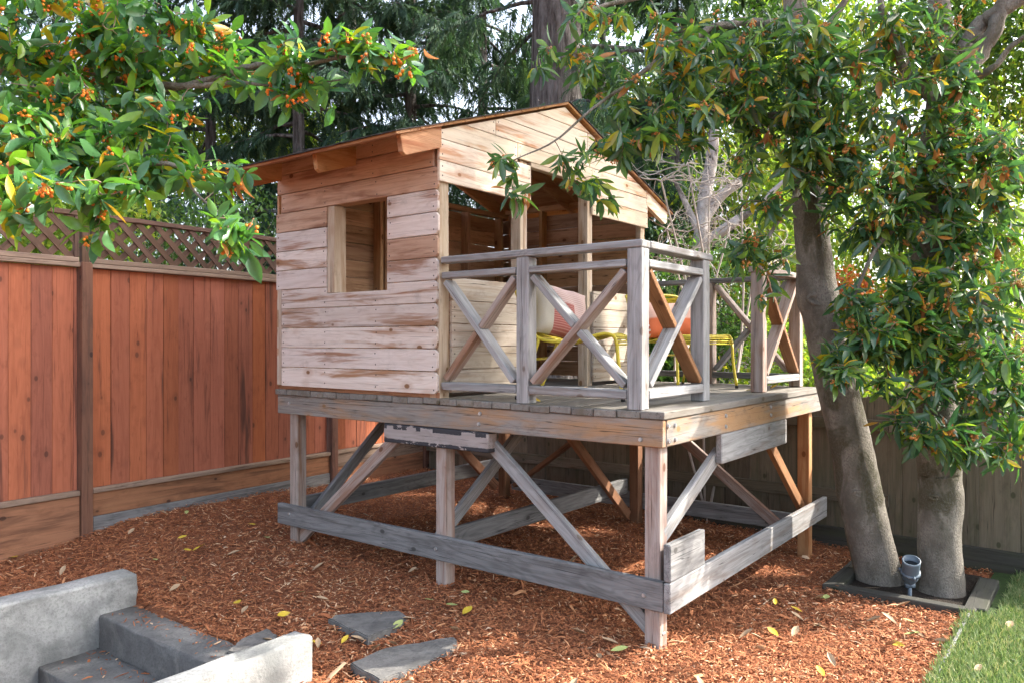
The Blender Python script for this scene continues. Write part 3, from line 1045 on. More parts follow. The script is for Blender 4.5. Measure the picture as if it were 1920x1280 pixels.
def nails(name, pts, parent, axis, r=0.0058):
    V_, F_ = [], []
    for p in pts:
        o = len(V_)
        for k in range(6):
            t = k * math.pi / 3
            c, s = r * math.cos(t), r * math.sin(t)
            V_.append((p[0], p[1] + c, p[2] + s) if axis == 'v' else (p[0] + c, p[1], p[2] + s))
        F_.append(list(range(o, o + 6)))
    o = obj(name, mesh_from(name, V_, F_), M['nail'], parent)
    tag(o, kind='stuff')


def build_cabin():
    X, Y, Z = Vector((1, 0, 0)), Vector((0, 1, 0)), Vector((0, 0, 1))
    # ---- side wall (v = 0), faces the viewer's left
    W = empty('side_wall', parent=PH)
    th = 0.022
    c0, ch_ = 1.292, 0.1458
    npts = []

    def sboard(u0, u1, z0, z1, mat, cut_right=True, notch=None):
        # polygon in (u, z) seen from outside; x axis = U, y axis = Z, front face towards -v
        e = random.uniform(-0.004, 0.004)
        c = 0.022 if cut_right else 0.0
        a = u0 + e
        if c:
            poly = [(a + c, z0), (u1, z0), (u1, z1), (a + c, z1), (a, z1 - c), (a, z0 + c)]
        else:
            poly = [(a, z0), (u1, z0), (u1, z1), (a, z1)]
        if notch:
            n0, n1, nz = notch
            poly = [(a + c, z0), (u1, z0), (u1, z1), (n1, z1), (n1, nz), (n0, nz), (n0, z1), (a + c, z1), (a, z1 - c), (a, z0 + c)]
        # frame: x=U, y=Z -> normal = U x Z ; in local axes (v,u,z): (0,1,0)x(0,0,1)=(1,0,0) = +v, so flip by using x=-U
        poly = [(-p[0], p[1]) for p in poly][::-1]
        prism('siding_board', poly, th, (-th, 0, 0), (0, -1, 0), (0, 0, 1), mat, W)
        for uu in (u0 + 0.03, u1 - 0.03):
            for zz in (z0 + 0.03, z1 - 0.03):
                npts.append((-th - 0.0012, uu + random.uniform(-.006, .006), zz + random.uniform(-.006, .006)))
        if u1 - u0 > 1.2:
            for uu in (u0 + (u1 - u0) * .35, u0 + (u1 - u0) * .68):
                for zz in (z0 + 0.03, z1 - 0.03):
                    npts.append((-th - 0.0012, uu + random.uniform(-.008, .008), zz + random.uniform(-.006, .006)))
    g = 0.0025
    wl_, wr_ = 2.655, 2.03
    for k in range(10):
        z0, z1 = c0 + k * ch_ + g, c0 + (k + 1) * ch_ - g
        mat = M['siding']
        left = 3.19 if k < 5 else 3.255
        if k < 4:
            sboard(1.572, left, z0, z1, mat)
        elif k == 4:
            sboard(1.572, left, z0, z1, mat, notch=(wr_, wl_, 1.975))
        elif k < 9:
            sboard(1.565, wr_, z0, z1, M['siding_brown'] if k == 6 else mat)
            sboard(wl_, left, z0, z1, M['siding_brown'] if k == 8 else mat, cut_right=False)
        else:
            sboard(1.56, 3.19, z0, z1, M['siding_brown'])
    sboard(1.60, 3.235, c0 + 10 * ch_ + g, c0 + 11 * ch_ - g, M['siding_brown'], False)
    sboard(1.60, 3.235, c0 + 11 * ch_ + g, 3.0, M['siding_brown'], False)
    nails('nail_heads', npts, W, 'v')
    for (a, b) in ((3.165, 3.25), (2.60, 2.655), (1.99, 2.03), (1.60, 1.655)):
        top = 2.93 if a > 3 or a < 1.7 else 2.75
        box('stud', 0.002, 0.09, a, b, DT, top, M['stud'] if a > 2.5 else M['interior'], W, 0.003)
    box('stud', -0.02, 0.0, 3.195, 3.25, 1.30, 2.03, M['stud'], W, 0.003)
    box('window_frame', -0.020, 0.09, 2.575, 2.650, 1.978, 2.602, M['stud'], W, 0.003)
    box('window_sill', 0.002, 0.09, 2.032, 2.57, 1.935, 1.972, M['interior'], W, 0.003)
    box('window_header', 0.002, 0.09, 2.032, 2.57, 2.607, 2.69, M['interior'], W, 0.003)
    box('top_plate', 0.002, 0.09, 1.575, 3.25, 2.935, 2.975, M['interior'], W, 0.003)
    box('sole_plate', 0.0, 0.09, 1.572, 3.255, DT + 0.001, DT + 0.04, M['kick'], W, 0.003)
    # ---- front wall (u = UF)
    Fw = empty('front_wall', parent=PH)
    fx, fy = (1, 0, 0), (0, 0, 1)           # x = V, y = Z -> normal (1,0,0)x(0,0,1) = (0,-1,0) = -u, outward
    uf = UF - 0.024
    nf = []

    def fboard(poly, mat):
        if len(poly) < 3:
            return
        prism('siding_board', poly, 0.022, (0, uf, 0), fx, fy, mat, Fw)
        vs = [p[0] for p in poly]; zs = [p[1] for p in poly]
        zc = (min(zs) + max(zs)) / 2
        for vv in (min(vs) + 0.025, max(vs) - 0.025):
            for dz in (-.03, .03):
                nf.append((vv, uf - 0.0012, zc + dz))

    def gable(v0, v1, z0, z1, mat=M['gable']):
        p = [(v0, z0), (v1, z0), (v1, z1), (v0, z1)]
        # below roof line: z <= RZ - 0.045 - RS*|v-RV|
        p = clip(p, -RS, 1, RZ - 0.050 - RS * RV)
        p = clip(p, RS, 1, RZ - 0.050 + RS * RV) if p else p
        if p:
            fboard(p, mat)
    h = 0.1365
    gap = 0.002
    for k in range(2):          # lower two courses, left and right of the door
        gable(-0.022, 0.965, 2.650 + k * h + gap, 2.650 + (k + 1) * h - gap)
    for k in range(2):
        gable(1.832, 2.80, 2.675 + k * h + gap, 2.675 + (k + 1) * h - gap)
    zz = 2.650 + 2 * h
    gable(-0.022, 0.80, zz + gap, zz + h - gap)
    gable(0.804, 1.83, 2.952, zz + h - gap)
    gable(1.834, 2.80, zz + 0.028, zz + h - gap)
    for k in range(3, 7):
        za, zb = zz + (k - 2) * h + gap, zz + (k - 1) * h - gap
        s = [0.55, 1.75, 1.0, 1.3][k - 3]
        gable(-0.022, s - 0.002, za, zb)
        gable(s + 0.002, 2.80, za, zb)
    box('door_header', 0.97, 1.826, uf + 0.001, uf + 0.06, 2.915, 2.950, M['stud'], Fw, 0.003)
    for k in range(5):          # half walls
        z0, z1 = 1.298 + k * 0.150, 1.298 + (k + 1) * 0.150 - 0.004
        fboard([(0.095, z0), (0.955, z0), (0.955, z1), (0.095, z1)], M['halfwall'])
        fboard([(1.845, z0), (2.80, z0), (2.80, z1), (1.845, z1)], M['halfwall'])
    nails('nail_heads', nf, Fw, 'u')
    box('corner_stud', 0.002, 0.092, UF, UF + 0.022, DT, 2.90, M['stud'], Fw, 0.003)
    box('door_post', 0.865, 0.905, UF, UF + 0.09, DT, 2.95, M['stud'], Fw, 0.003)
    box('door_post', 0.909, 0.953, UF + 0.004, UF + 0.09, DT, 2.95, M['stud'], Fw, 0.003)
    box('door_post', 1.785, 1.825, UF, UF + 0.09, DT, 2.95, M['stud'], Fw, 0.003)
    box('door_post', 1.829, 1.869, UF + 0.004, UF + 0.09, DT, 2.95, M['stud'], Fw, 0.003)
    box('corner_stud', 2.70, 2.775, UF, UF + 0.05, DT, 2.93, M['stud'], Fw, 0.003)
    # ---- back wall (u = 3.25) with its window, open above
    K = empty('back_wall', parent=PH)
    ub = 3.225
    bw0, bw1 = 1.06, 1.55
    for k in range(11):
        z0, z1 = 1.292 + k * ch_ + g, 1.292 + (k + 1) * ch_ - g
        z1 = min(z1, 2.92)
        if 5 <= k < 9:
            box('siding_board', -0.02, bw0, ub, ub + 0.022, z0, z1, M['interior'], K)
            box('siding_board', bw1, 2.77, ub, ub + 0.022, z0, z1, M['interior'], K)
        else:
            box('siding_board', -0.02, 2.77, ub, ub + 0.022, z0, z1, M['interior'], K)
    for a in (0.50, 0.945, 1.005, 1.55, 2.10, 2.62):
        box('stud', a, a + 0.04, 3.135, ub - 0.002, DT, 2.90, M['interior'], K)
    box('top_plate', 0.095, 2.74, 3.135, ub - 0.002, 2.902, 2.945, M['interior'], K)
    # ---- far wall (v = 2.77)
    E_ = empty('far_wall', parent=PH)
    for k in range(11):
        z0, z1 = 1.292 + k * ch_ + g + (0.004 if k in (2, 4) else 0), 1.292 + (k + 1) * ch_ - g
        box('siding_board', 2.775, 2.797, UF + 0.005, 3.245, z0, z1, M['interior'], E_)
    for a in (2.20, 2.66, 3.05):
        box('stud', 2.685, 2.772, a, a + 0.04, DT, 2.93, M['rafter'], E_)
    box('top_plate', 2.685, 2.772, UF + 0.06, 3.13, 2.935, 2.978, M['rafter'], E_)


def build_roof():
    Rf = empty('roof', parent=PH)
    ca, sa = math.cos(math.atan(RS)), math.sin(math.atan(RS))
    u0, u1 = 1.515, 3.33
    for side in (-1, 1):
        v_e = RV + side * 1.86
        p_e = Vector((v_e, 0, roof_z(v_e)))
        p_r = Vector((RV, 0, RZ))
        d = (p_e - p_r)
        L = d.length
        nrm = Vector((side * sa, 0, ca))
        # sheathing boards along u, seen from below
        nb = 9
        for k in range(nb):
            a, b = L * k / nb, L * (k + 1) / nb - 0.003
            c = p_r + d.normalized() * ((a + b) / 2) + nrm * (-0.022)
            mw = Matrix.Translation(c + Vector((0, (u0 + u1) / 2, 0))) @ frame((0, 1, 0), d).to_4x4()
            obj('roof_board', box_mesh(u1 - u0, b - a, 0.018, 0.002), M['rafter'], Rf, mw)
        # asphalt sheet with a ragged edge
        nS = 40
        vs, fs = [], []
        for i in range(nS + 1):
            for j in range(7):
                uu = u0 - 0.012 + (u1 - u0 + 0.024) * i / nS
                s = (L + 0.012) * j / 6
                q = p_r + d.normalized() * s + nrm * (-0.009 + random.uniform(0, .004) + (0.003 if j == 6 else 0)) + Vector((random.uniform(-.004, .004), uu, 0))
                vs.append(q)
        m_ = len(vs)
        vs += [v - nrm * 0.006 for v in vs]
        for i in range(nS):
            for j in range(6):
                a = i * 7 + j
                fs.append([a, a + 1, a + 8, a + 7])
                fs.append([m_ + a + 7, m_ + a + 8, m_ + a + 1, m_ + a])
        for i in range(nS):
            for a, b in ((i * 7 + 6, i * 7 + 13), (i * 7 + 7, i * 7)):
                fs.append([a, b, m_ + b, m_ + a])
        for j in range(6):
            for a, b in ((j + 1, j), (nS * 7 + j, nS * 7 + j + 1)):
                fs.append([a, b, m_ + b, m_ + a])
        obj('shingle_sheet', mesh_from('shingle_sheet', vs, fs), M['shingle'], Rf)
        # rafters with plumb cut tails
        for i, ru in enumerate((UF + 0.0, 2.34, 3.185)):
            zt = -0.033
            hh = 0.135
            end = 1.79
            poly = [(0.003, zt), (end, zt - end * RS), (end - 0.02, zt - (end - 0.02) * RS - hh * 0.8), (end - 0.05, zt - (end - 0.05) * RS - hh), (0.003, zt - hh)]
            if i == 0:
                # front rafter: only the tails outside the gable boards
                poly = clip(poly, -1, 0, -(1.425 if side < 0 else 1.355))
            if side < 0:
                poly = [(-p[0], p[1]) for p in poly]
                poly = poly[::-1]
            ra = prism('rafter', poly, 0.04, (RV, ru - 0.026 if i == 0 else ru, RZ), (1, 0, 0), (0, 0, 1), M['gable'] if (i == 0 and side > 0) else M['rafter'], Rf, 0.003)
        # blocking between rafters
    box('ridge_board', RV - 0.0165, RV + 0.0165, 1.60, 3.30, RZ - 0.20, RZ - 0.05, M['rafter'], Rf)


build_base()
build_deck()
build_railing()
build_cabin()
build_roof()

# ------------------------------------------------------------------ fences
def fence_local(root, P0, D, N):
    pass


def build_red_fence():
    root = empty('red_fence', (F0.x, F0.y, 0), math.atan2(FD.y, FD.x))   # local x along the fence, local -y towards the garden
    tag(root, 'red stained board fence with brown lattice top, left side', 'fence')
    ends = [-1.55, 0.0, 2.63, 4.16]
    for t in ends[1:]:
        g0 = gz(*(F0 + FD * t).xy) - 0.2
        box('post', t - 0.045, t + 0.045, -0.075, 0.015, g0, 2.26, M['fencepost'], root, 0.005)
        box('post_cap_strip', t - 0.03, t + 0.03, -0.045, 0.0, 2.262, 2.66, M['lattice'], root, 0.004)
    wid = [0.155, 0.165, 0.155, 0.145, 0.160, 0.150]
    for si in range(3):
        a, b = ends[si] + 0.05, ends[si + 1] - 0.05
        x = a
        k = 0
        while x < b - 0.02:
            w = min(wid[(k * 5 + si) % 6] + random.uniform(-.006, .006), b - x)
            yy = random.uniform(-0.003, 0.003)
            box('fence_board', x + 0.0015, x + w - 0.0015, -0.012 + yy, 0.008 + yy, 0.452, 2.215, M['redfence'], root, 0.002, 0.0008)
            x += w
            k += 1
        bz = [0.23, 0.0, -0.04][si]
        gl = gz(*(F0 + FD * ((a + b) / 2)).xy)
        box('bottom_rail', a, b, -0.062, 0.02, 0.412, 0.450, M['fencerail'], root, 0.004)
        if si == 0:
            box('kick_board', a, b, -0.052, -0.02, -0.05, 0.408, M['kick'], root, 0.004)
        elif si == 1:
            box('kick_board', a, b, -0.045, -0.015, 0.225, 0.408, M['kick'], root, 0.004)
            box('ground_board', a, b, -0.055, -0.018, gl - 0.10, 0.221, M['greydark'], root, 0.005)
        else:
            box('kick_board', a, b, -0.045, -0.015, 0.275, 0.408, M['fencerail'], root, 0.004)
            box('kick_board', a, b, -0.045, -0.015, gl - 0.05, 0.271, M['kick'], root, 0.004)
        box('top_rail', a - 0.005, b + 0.005, -0.055, 0.02, 2.218, 2.252, M['fencerail'], root, 0.004)
        Lp = empty('lattice_panel', parent=root)
        box('frame', a, b, -0.045, 0.0, 2.255, 2.295, M['fencerail'], Lp, 0.004)
        box('frame', a, b, -0.045, 0.0, 2.625, 2.665, M['lattice'], Lp, 0.004)
        box('frame', a, a + 0.035, -0.044, -0.001, 2.297, 2.623, M['lattice'], Lp, 0.004)
        box('frame', b - 0.035, b, -0.044, -0.001, 2.297, 2.623, M['lattice'], Lp, 0.004)
        z0, z1 = 2.297, 2.623
        H = z1 - z0
        pitch = 0.165
        for lay, sgn, yy in ((0, -1, -0.030), (1, 1, -0.020)):
            x = a - H - 0.1
            while x < b + H:
                hw = 0.035
                p = [(x - hw, z0), (x + hw, z0), (x + hw + H, z1), (x - hw + H, z1)] if sgn > 0 else [(x - hw + H, z0), (x + hw + H, z0), (x + hw, z1), (x - hw, z1)]
                p = clip(p, -1, 0, -(a + 0.036))
                p = clip(p, 1, 0, b - 0.036) if p else p
                if len(p) >= 3:
                    cx = (x + H / 2)
                    # grain along the slat: rotate polygon into slat axes
                    s2 = math.sqrt(0.5)
                    xa = Vector((s2, 0, s2 * sgn))
                    ya = Vector((-s2 * sgn, 0, s2)) if sgn > 0 else Vector((s2, 0, s2))
                    q = [((pp[0] - cx) * xa.x + (pp[1] - z0) * xa.z, (pp[0] - cx) * ya.x + (pp[1] - z0) * ya.z) for pp in p]
                    prism('lattice_slat', q, 0.008, (cx, yy, z0), xa, ya, M['lattice'], Lp, 0)
                x += pitch


def build_back_fence():
    rot = math.atan2(BD.y, BD.x)
    root = empty('back_fence', (B0.x, B0.y, 0), rot)                     # local x from the corner to the right, local -y towards the garden
    tag(root, 'old dark weathered board fence behind deck and tree trunks', 'fence')
    x = 0.05
    k = 0
    while x < 8.2:
        w = 0.265 + random.uniform(-.03, .02)
        y = random.uniform(-0.004, 0.004)
        box('fence_board', x + 0.0005, x + w - 0.0005, 0.0 + y, 0.022 + y, -0.12, 1.17 + random.uniform(-.02, .02), M['backfence'], root, 0.003)
        x += w
        k += 1
    for t in (0.05, 2.45, 4.85, 7.25):
        box('post', t - 0.045, t + 0.045, 0.024, 0.114, -0.3, 1.2, M['backfence'], root)
    for (a, b) in ((0.1, 3.2), (3.203, 5.4), (5.403, 8.2)):
        box('rail', a, b, -0.045, -0.006, 0.90, 0.99, M['backfence'], root)
        if a < 4:
            box('rail', a, b, -0.048, -0.006, 0.285, 0.385, M['backfence'], root)
        box('kick_board', a, b, -0.05, -0.008, -0.2, 0.065, M['edging'], root)


build_red_fence()
build_back_fence()

# ------------------------------------------------------------------ chairs and pillows
def chair(loc, rz, label):
    root = empty('mesh_chair', loc, rz)                 # local x = facing direction
    tag(root, label, 'chair', 'yellow metal chairs on the deck')
    prof = [(-0.345, 0.735), (-0.32, 0.70), (-0.275, 0.58), (-0.225, 0.46), (-0.18, 0.395), (-0.10, 0.365), (0.02, 0.362), (0.14, 0.385), (0.235, 0.408), (0.285, 0.405), (0.315, 0.385), (0.328, 0.34)]
    sp = smooth_path([(x, 0, z) for x, z in prof], 3)
    HW = 0.27
    # perforated seat and backrest: two sheets of wire
    n = len(sp)

    def sheet(name, i0, i1, nw):
        bm = bmesh.new()
        rows = []
        pts = sp[i0:i1]
        # resample finely
        rs = []
        for i in range(len(pts) - 1):
            rs += [pts[i] + (pts[i + 1] - pts[i]) * t for t in (0, 0.5)]
        rs.append(pts[-1])
        for i, p in enumerate(rs):
            row = []
            off = 0.5 if i % 2 else 0.0
            for k in range(nw + 1):
                yy = -HW + 0.012 + (2 * HW - 0.024) * min(max((k + off * (1 if 0 < k < nw else 0)) / nw, 0), 1)
                sag = -0.012 * (1 - (yy / HW) ** 2)
                row.append(bm.verts.new((p[0] + (sag * 0.7), yy, p[2] + sag)))
            rows.append(row)
        for i in range(len(rows) - 1):
            for k in range(nw):
                a, b, c, d = rows[i][k], rows[i][k + 1], rows[i + 1][k + 1], rows[i + 1][k]
                bm.faces.new((a, b, d)) if i % 2 else bm.faces.new((a, b, c))
                bm.faces.new((b, c, d)) if i % 2 else bm.faces.new((a, c, d))
        me = bpy.data.meshes.new(name)
        bm.to_mesh(me)
        bm.free()
        o = obj(name, me, M['yellow'], root)
        w = o.modifiers.new('wire', 'WIREFRAME')
        w.thickness = 0.012
        w.use_even_offset = False
        return o
    sheet('backrest', 0, 13, 16)
    sheet('seat', 12, n - 9, 16)
    # front lip of close slats
    for i in range(7):
        k = n - 9 + i * 1.3
        a = sp[min(int(k), n - 1)]
        b = sp[min(int(k) + 1, n - 1)]
        p = a + (b - a) * (k % 1)
        tube('lip_slat', [(p[0], -HW + .01, p[2]), (p[0], HW - .01, p[2])], 0.006, M['yellow'], root, 6)
    for s in (-1, 1):
        tube('side_frame', [(p[0], s * HW, p[2]) for p in sp], 0.0115, M['yellow'], root, 8)
        a = tube('leg', smooth_path([(0.328, s * HW, 0.345), (0.34, s * HW, 0.2), (0.365, s * (HW + 0.012), 0.012)], 3), 0.0115, M['yellow'], root, 8)
        b = tube('leg', smooth_path([(-0.16, s * HW, 0.385), (-0.22, s * HW, 0.2), (-0.30, s * (HW + 0.012), 0.012)], 3), 0.0115, M['yellow'], root, 8)
        tube('foot_cap', [(0.366, s * (HW + .012), 0.022), (0.3665, s * (HW + .012), 0.0)], 0.014, M['rubber'], root, 8)
        tube('foot_cap', [(-0.30, s * (HW + .012), 0.022), (-0.303, s * (HW + .012), 0.0)], 0.014, M['rubber'], root, 8)
    tube('back_rim', smooth_path([(-0.345, -HW, 0.735), (-0.352, -HW * 0.8, 0.752), (-0.355, 0, 0.757), (-0.352, HW * 0.8, 0.752), (-0.345, HW, 0.735)], 4), 0.0115, M['yellow'], root, 8)
    tube('cross_bar', [(-0.205, -HW, 0.25), (-0.205, HW, 0.25)], 0.009, M['yellow'], root, 8)


def pillow_mat(name, kind):
    m, nt, b, out = new_mat(name)
    tc = nd(nt, 'ShaderNodeTexCoord')
    sx = nd(nt, 'ShaderNodeSeparateXYZ')
    nt.links.new(tc.outputs['Object'], sx.inputs[0])
    x, y = sx.outputs[0], sx.outputs[1]
    nz = noise(nt, tc.outputs['Object'], 160, 2, 0.6)
    if kind == 1:
        stripe = maprange(nt, mathn(nt, 'SINE', mathn(nt, 'MULTIPLY', y, 420.0)), 0.3, 0.8)
        c = mixc(nt, mathn(nt, 'MULTIPLY', stripe, 0.55), (0.60, 0.45, 0.40), (0.42, 0.20, 0.17))
        sq = mathn(nt, 'MULTIPLY', mathn(nt, 'LESS_THAN', mathn(nt, 'ABSOLUTE', mathn(nt, 'ADD', x, 0.02)), 0.075), mathn(nt, 'LESS_THAN', y, 0.04))
        c2 = mixc(nt, stripe, (0.36, 0.12, 0.10), (0.50, 0.25, 0.21))
        c = mixc(nt, sq, c, c2)
        lf = mathn(nt, 'LESS_THAN', x, -0.095)
        c = mixc(nt, lf, c, (0.50, 0.46, 0.37))
    else:
        c = mixc(nt, maprange(nt, y, -0.02, 0.005), (0.62, 0.16, 0.07), (0.72, 0.46, 0.38))
        en = mathn(nt, 'GREATER_THAN', mathn(nt, 'ABSOLUTE', x), 0.235)
        st = maprange(nt, mathn(nt, 'SINE', mathn(nt, 'MULTIPLY', y, 160.0)), 0.0, 0.4)
        c = mixc(nt, en, c, mixc(nt, st, (0.52, 0.10, 0.05), (0.70, 0.60, 0.52)))
    c = mixc(nt, mathn(nt, 'MULTIPLY', nz, 0.35), c, mixc(nt, 1.0, c, (0.6, 0.6, 0.6), 'MULTIPLY'))
    nt.links.new(c, b.inputs['Base Color'])
    b.inputs['Roughness'].default_value = 0.9
    b.inputs['Specular IOR Level'].default_value = 0.1
    bp = nd(nt, 'ShaderNodeBump')
    bp.inputs['Strength'].default_value = 0.4
    bp.inputs['Distance'].default_value = 0.003
    nt.links.new(nz, bp.inputs['Height'])
    nt.links.new(bp.outputs[0], b.inputs['Normal'])
    return m


def pillow(name, w, h, th, mw, mat, label, kind_parts):
    n = 18
    vs, fs = [], []
    for s in (1, -1):
        for i in range(n + 1):
            for j in range(n + 1):
                a, b = -1 + 2 * i / n, -1 + 2 * j / n
                k = max(0, (1 - a ** 4)) ** 0.55 * max(0, (1 - b ** 4)) ** 0.55
                pin = 1 - 0.06 * (1 - abs(a)) * abs(b) ** 2 - 0.06 * (1 - abs(b)) * abs(a) ** 2
                wr = 0.004 * math.sin(9 * a + 5 * b) * k
                vs.append((a * w / 2 * pin, b * h / 2 * pin, s * (k * th / 2 + 0.003) + wr))
    m_ = (n + 1) ** 2
    for i in range(n):
        for j in range(n):
            a = i * (n + 1) + j
            fs.append([a, a + n + 1, a + n + 2, a + 1])
            fs.append([m_ + a + 1, m_ + a + n + 2, m_ + a + n + 1, m_ + a])
    rim = [i * (n + 1) for i in range(n)] + [n * (n + 1) + j for j in range(n)] + [(n - i) * (n + 1) + n for i in range(n)] + [n - j for j in range(n)]
    for a, b in zip(rim, rim[1:] + rim[:1]):
        fs.append([a, m_ + a, m_ + b, b])
    me = mesh_from(name, vs, fs, True)
    o = obj(name, me, mat)
    o.matrix_basis = mw
    tag(o, label, 'pillow', 'pillows on the yellow chairs')
    return o


C1 = Vector((0.40, 5.06, DT + 0.002)); A1 = math.atan2(-0.28, 0.96)
C2 = Vector((1.34, 6.24, DT + 0.002)); A2 = math.atan2(-0.90, 0.43)
chair(C1, A1, 'yellow mesh chair behind middle railing post, nearer the camera')
chair(C2, A2, 'yellow mesh chair behind the corner post, farther back on deck')
# a pillow leans on each backrest: local x across, y up the back, z forward
def lean(C, A, fwd, up, side, tilt):
    ca, sa = math.cos(A), math.sin(A)
    f = Vector((ca, sa, 0)); s = Vector((-sa, ca, 0)); z = Vector((0, 0, 1))
    yv = (z * math.cos(tilt) - f * math.sin(tilt)).normalized()
    xv = s
    zv = xv.cross(yv)
    p = C + f * fwd + z * up + s * side
    return Matrix(((xv.x, yv.x, zv.x, p.x), (xv.y, yv.y, zv.y, p.y), (xv.z, yv.z, zv.z, p.z), (0, 0, 0, 1)))


mw = lean(C1, A1 - 0.75, -0.02, 0.545, -0.08, 0.42) @ Matrix.Rotation(math.radians(-14), 4, 'Z')
pillow('pillow', 0.38, 0.37, 0.14, mw, pillow_mat('striped cushion cloth', 1), 'square striped pillow with maroon patch on the nearer chair', 1)
mw = lean(C2, A2, -0.13, 0.535, 0.0, 0.42)
pillow('pillow', 0.56, 0.32, 0.14, mw, pillow_mat('coral cushion cloth', 2), 'coral and pale pink lumbar pillow on the farther chair', 2)

# ------------------------------------------------------------------ planter frame and spotlight by the trees
def build_planter():
    root = empty('planter_frame', uvz(-0.74, 2.25, -0.08), math.atan2(V.y, V.x))
    tag(root, 'low black timber frame on the ground around the tree trunks', 'planter')
    c = Matrix.Translation((-2.25, 0.74, 0))

    def pb(v0, v1, u0, u1, z0, z1):
        box('timber', v0 - 2.25, v1 - 2.25, u0 + 0.74, u1 + 0.74, z0 + 0.08, z1 + 0.08, M['edging'], root, 0.006)
    pb(1.76, 1.85, -1.19, -0.30, -0.2, 0.0)
    pb(1.853, 2.75, -0.41, -0.30, -0.2, -0.006)
    pb(1.853, 2.60, -1.24, -1.12, -0.2, -0.004)
    box('dark_soil', 1.853 - 2.25, 2.78 - 2.25, -1.117 + 0.74, -0.413 + 0.74, -0.10, 0.036, M['darksoil'], root, 0.004)


def build_spot():
    px = uvz(-0.80, 1.955)
    base = Vector((px.x, px.y, gz(px.x, px.y) - 0.02))
    root = empty('spotlight', base)
    root.scale = (0.98, 0.98, 0.98)
    tag(root, 'grey blue garden spotlight on a stake between the trunks', 'spotlight')
    tube('stake', [(0, 0, -0.05), (0, 0, 0.12)], 0.013, M['spot'], root, 12)
    tube('knuckle', [(-0.03, 0, 0.125), (0.03, 0, 0.125)], 0.02, M['spot'], root, 12)
    tl = Vector((-0.16, -0.42, 1)).normalized()
    b = Vector((0, 0, 0.135))
    tube('lamp_body', [b, b + tl * 0.02, b + tl * 0.045, b + tl * 0.075, b + tl * 0.08], [0.018, 0.034, 0.048, 0.052, 0.052], M['spot'], root, 24)
    tube('collar', [b + tl * 0.081, b + tl * 0.100], [0.061, 0.061], M['spot'], root, 24)
    for k in range(3):
        th = k * 2.1 + 0.4
        a = Vector((1, 0, 0)); a = (a - tl * a.dot(tl)).normalized(); bb = tl.cross(a)
        q = b + tl * 0.09 + (a * math.cos(th) + bb * math.sin(th)) * 0.066
        tube('screw', [q - tl * 0.014, q + tl * 0.014], 0.008, M['spot'], root, 8)
    # open shade: outer and inner skin
    o1 = [(0.0, 0.052), (0.075, 0.055), (0.092, 0.057), (0.092, 0.049), (0.03, 0.046), (0.025, 0.0)]
    V_, F_ = tube_data([b + tl * (0.101 + h) for h, r in o1], [max(r, .001) for h, r in o1], 24, False)
    # keep ring orientation stable where the profile doubles back
    V_ = []
    a = Vector((1, 0, 0)); a = (a - tl * a.dot(tl)).normalized(); bb = tl.cross(a)
    for h, r in o1:
        for k in range(24):
            th = 2 * math.pi * k / 24
            V_.append(b + tl * (0.101 + h) + (a * math.cos(th) + bb * math.sin(th)) * max(r, .001))
    F_ = []
    for i in range(len(o1) - 1):
        for k in range(24):
            k2 = (k + 1) % 24
            F_.append([i * 24 + k, i * 24 + k2, (i + 1) * 24 + k2, (i + 1) * 24 + k])
    tube('lens', [b + tl * 0.150, b + tl * 0.153], 0.0455, M['spot_in'], root, 24)  # dark disc added so the open cup reads dark inside
    obj('lamp_shade', mesh_from('lamp_shade', V_, F_, True), M['spot'], root)


build_planter()
build_spot()

# ------------------------------------------------------------------ leaves and trees
def leaf_shape(curl, fold, wid=0.30):
    """unit-length leaf, base at origin, x along, z up"""
    st = [0.0, 0.16, 0.38, 0.62, 0.84, 1.0]
    hw = [0.018, 0.55, 0.95, 0.98, 0.55, 0.0]
    vs, fs = [], []
    for s, h in zip(st, hw):
        z = -curl * s * s
        w = h * wid / 2
        if h > 0:
            vs += [(s, -w, z + fold * w), (s, 0, z), (s, w, z + fold * w)]
        else:
            vs += [(s, 0, z)]
    for i in range(4):
        a = i * 3
        fs += [[a, a + 3, a + 4, a + 1], [a + 1, a + 4, a + 5, a + 2]]
    fs += [[12, 15, 13], [13, 15, 14]]
    return vs, fs


LEAF_R = [leaf_shape(0.12, 0.35, 0.27), leaf_shape(0.30, 0.5, 0.29), leaf_shape(-0.02, 0.25, 0.24)]
LEAF_L = [leaf_shape(0.12, 0.35, 0.40), leaf_shape(0.28, 0.5, 0.42), leaf_shape(0.0, 0.25, 0.36)]


def berry_cluster_mesh(name, n, mat, r=0.0068):
    bm = bmesh.new()
    bmesh.ops.create_icosphere(bm, subdivisions=2, radius=1)
    bv = [v.co.copy() for v in bm.verts]
    bf = [[v.index for v in f.verts] for f in bm.faces]
    bm.free()
    T, S = [], []
    for i in range(n):
        d = Vector((random.gauss(0, 1), random.gauss(0, 1), random.gauss(-0.2, 0.8))).normalized()
        T.append(d * random.uniform(0.014, 0.028) + Vector((0, 0, -0.02)))
        S.append(r * random.uniform(0.85, 1.15))
    vs, fs, rn = [(0.0, 0.0, 0.012), (0.0015, 0.0, 0.011)], [], [0.5, 0.5]
    for t, sc_ in zip(T, S):
        o = len(vs)
        vs += [tuple(t + b * sc_) for b in bv]
        rn += [random.random()] * len(bv)
        fs += [[i + o for i in f] for f in bf]
        top = max(range(len(bv)), key=lambda i: bv[i].z)
        nb = [f for f in bf if top in f][0]
        other = [i for i in nb if i != top][0]
        fs.append([0, o + top, o + other])          # the stalk, joined to its berry
        fs.append([1, o + other, o + top])
    fs.append([0, 1, 2])
    me = mesh_from(name, vs, fs, True)
    a = me.attributes.new('rnd', 'FLOAT', 'POINT')
    a.data.foreach_set('value', rn)
    me.materials.append(mat)
    return me


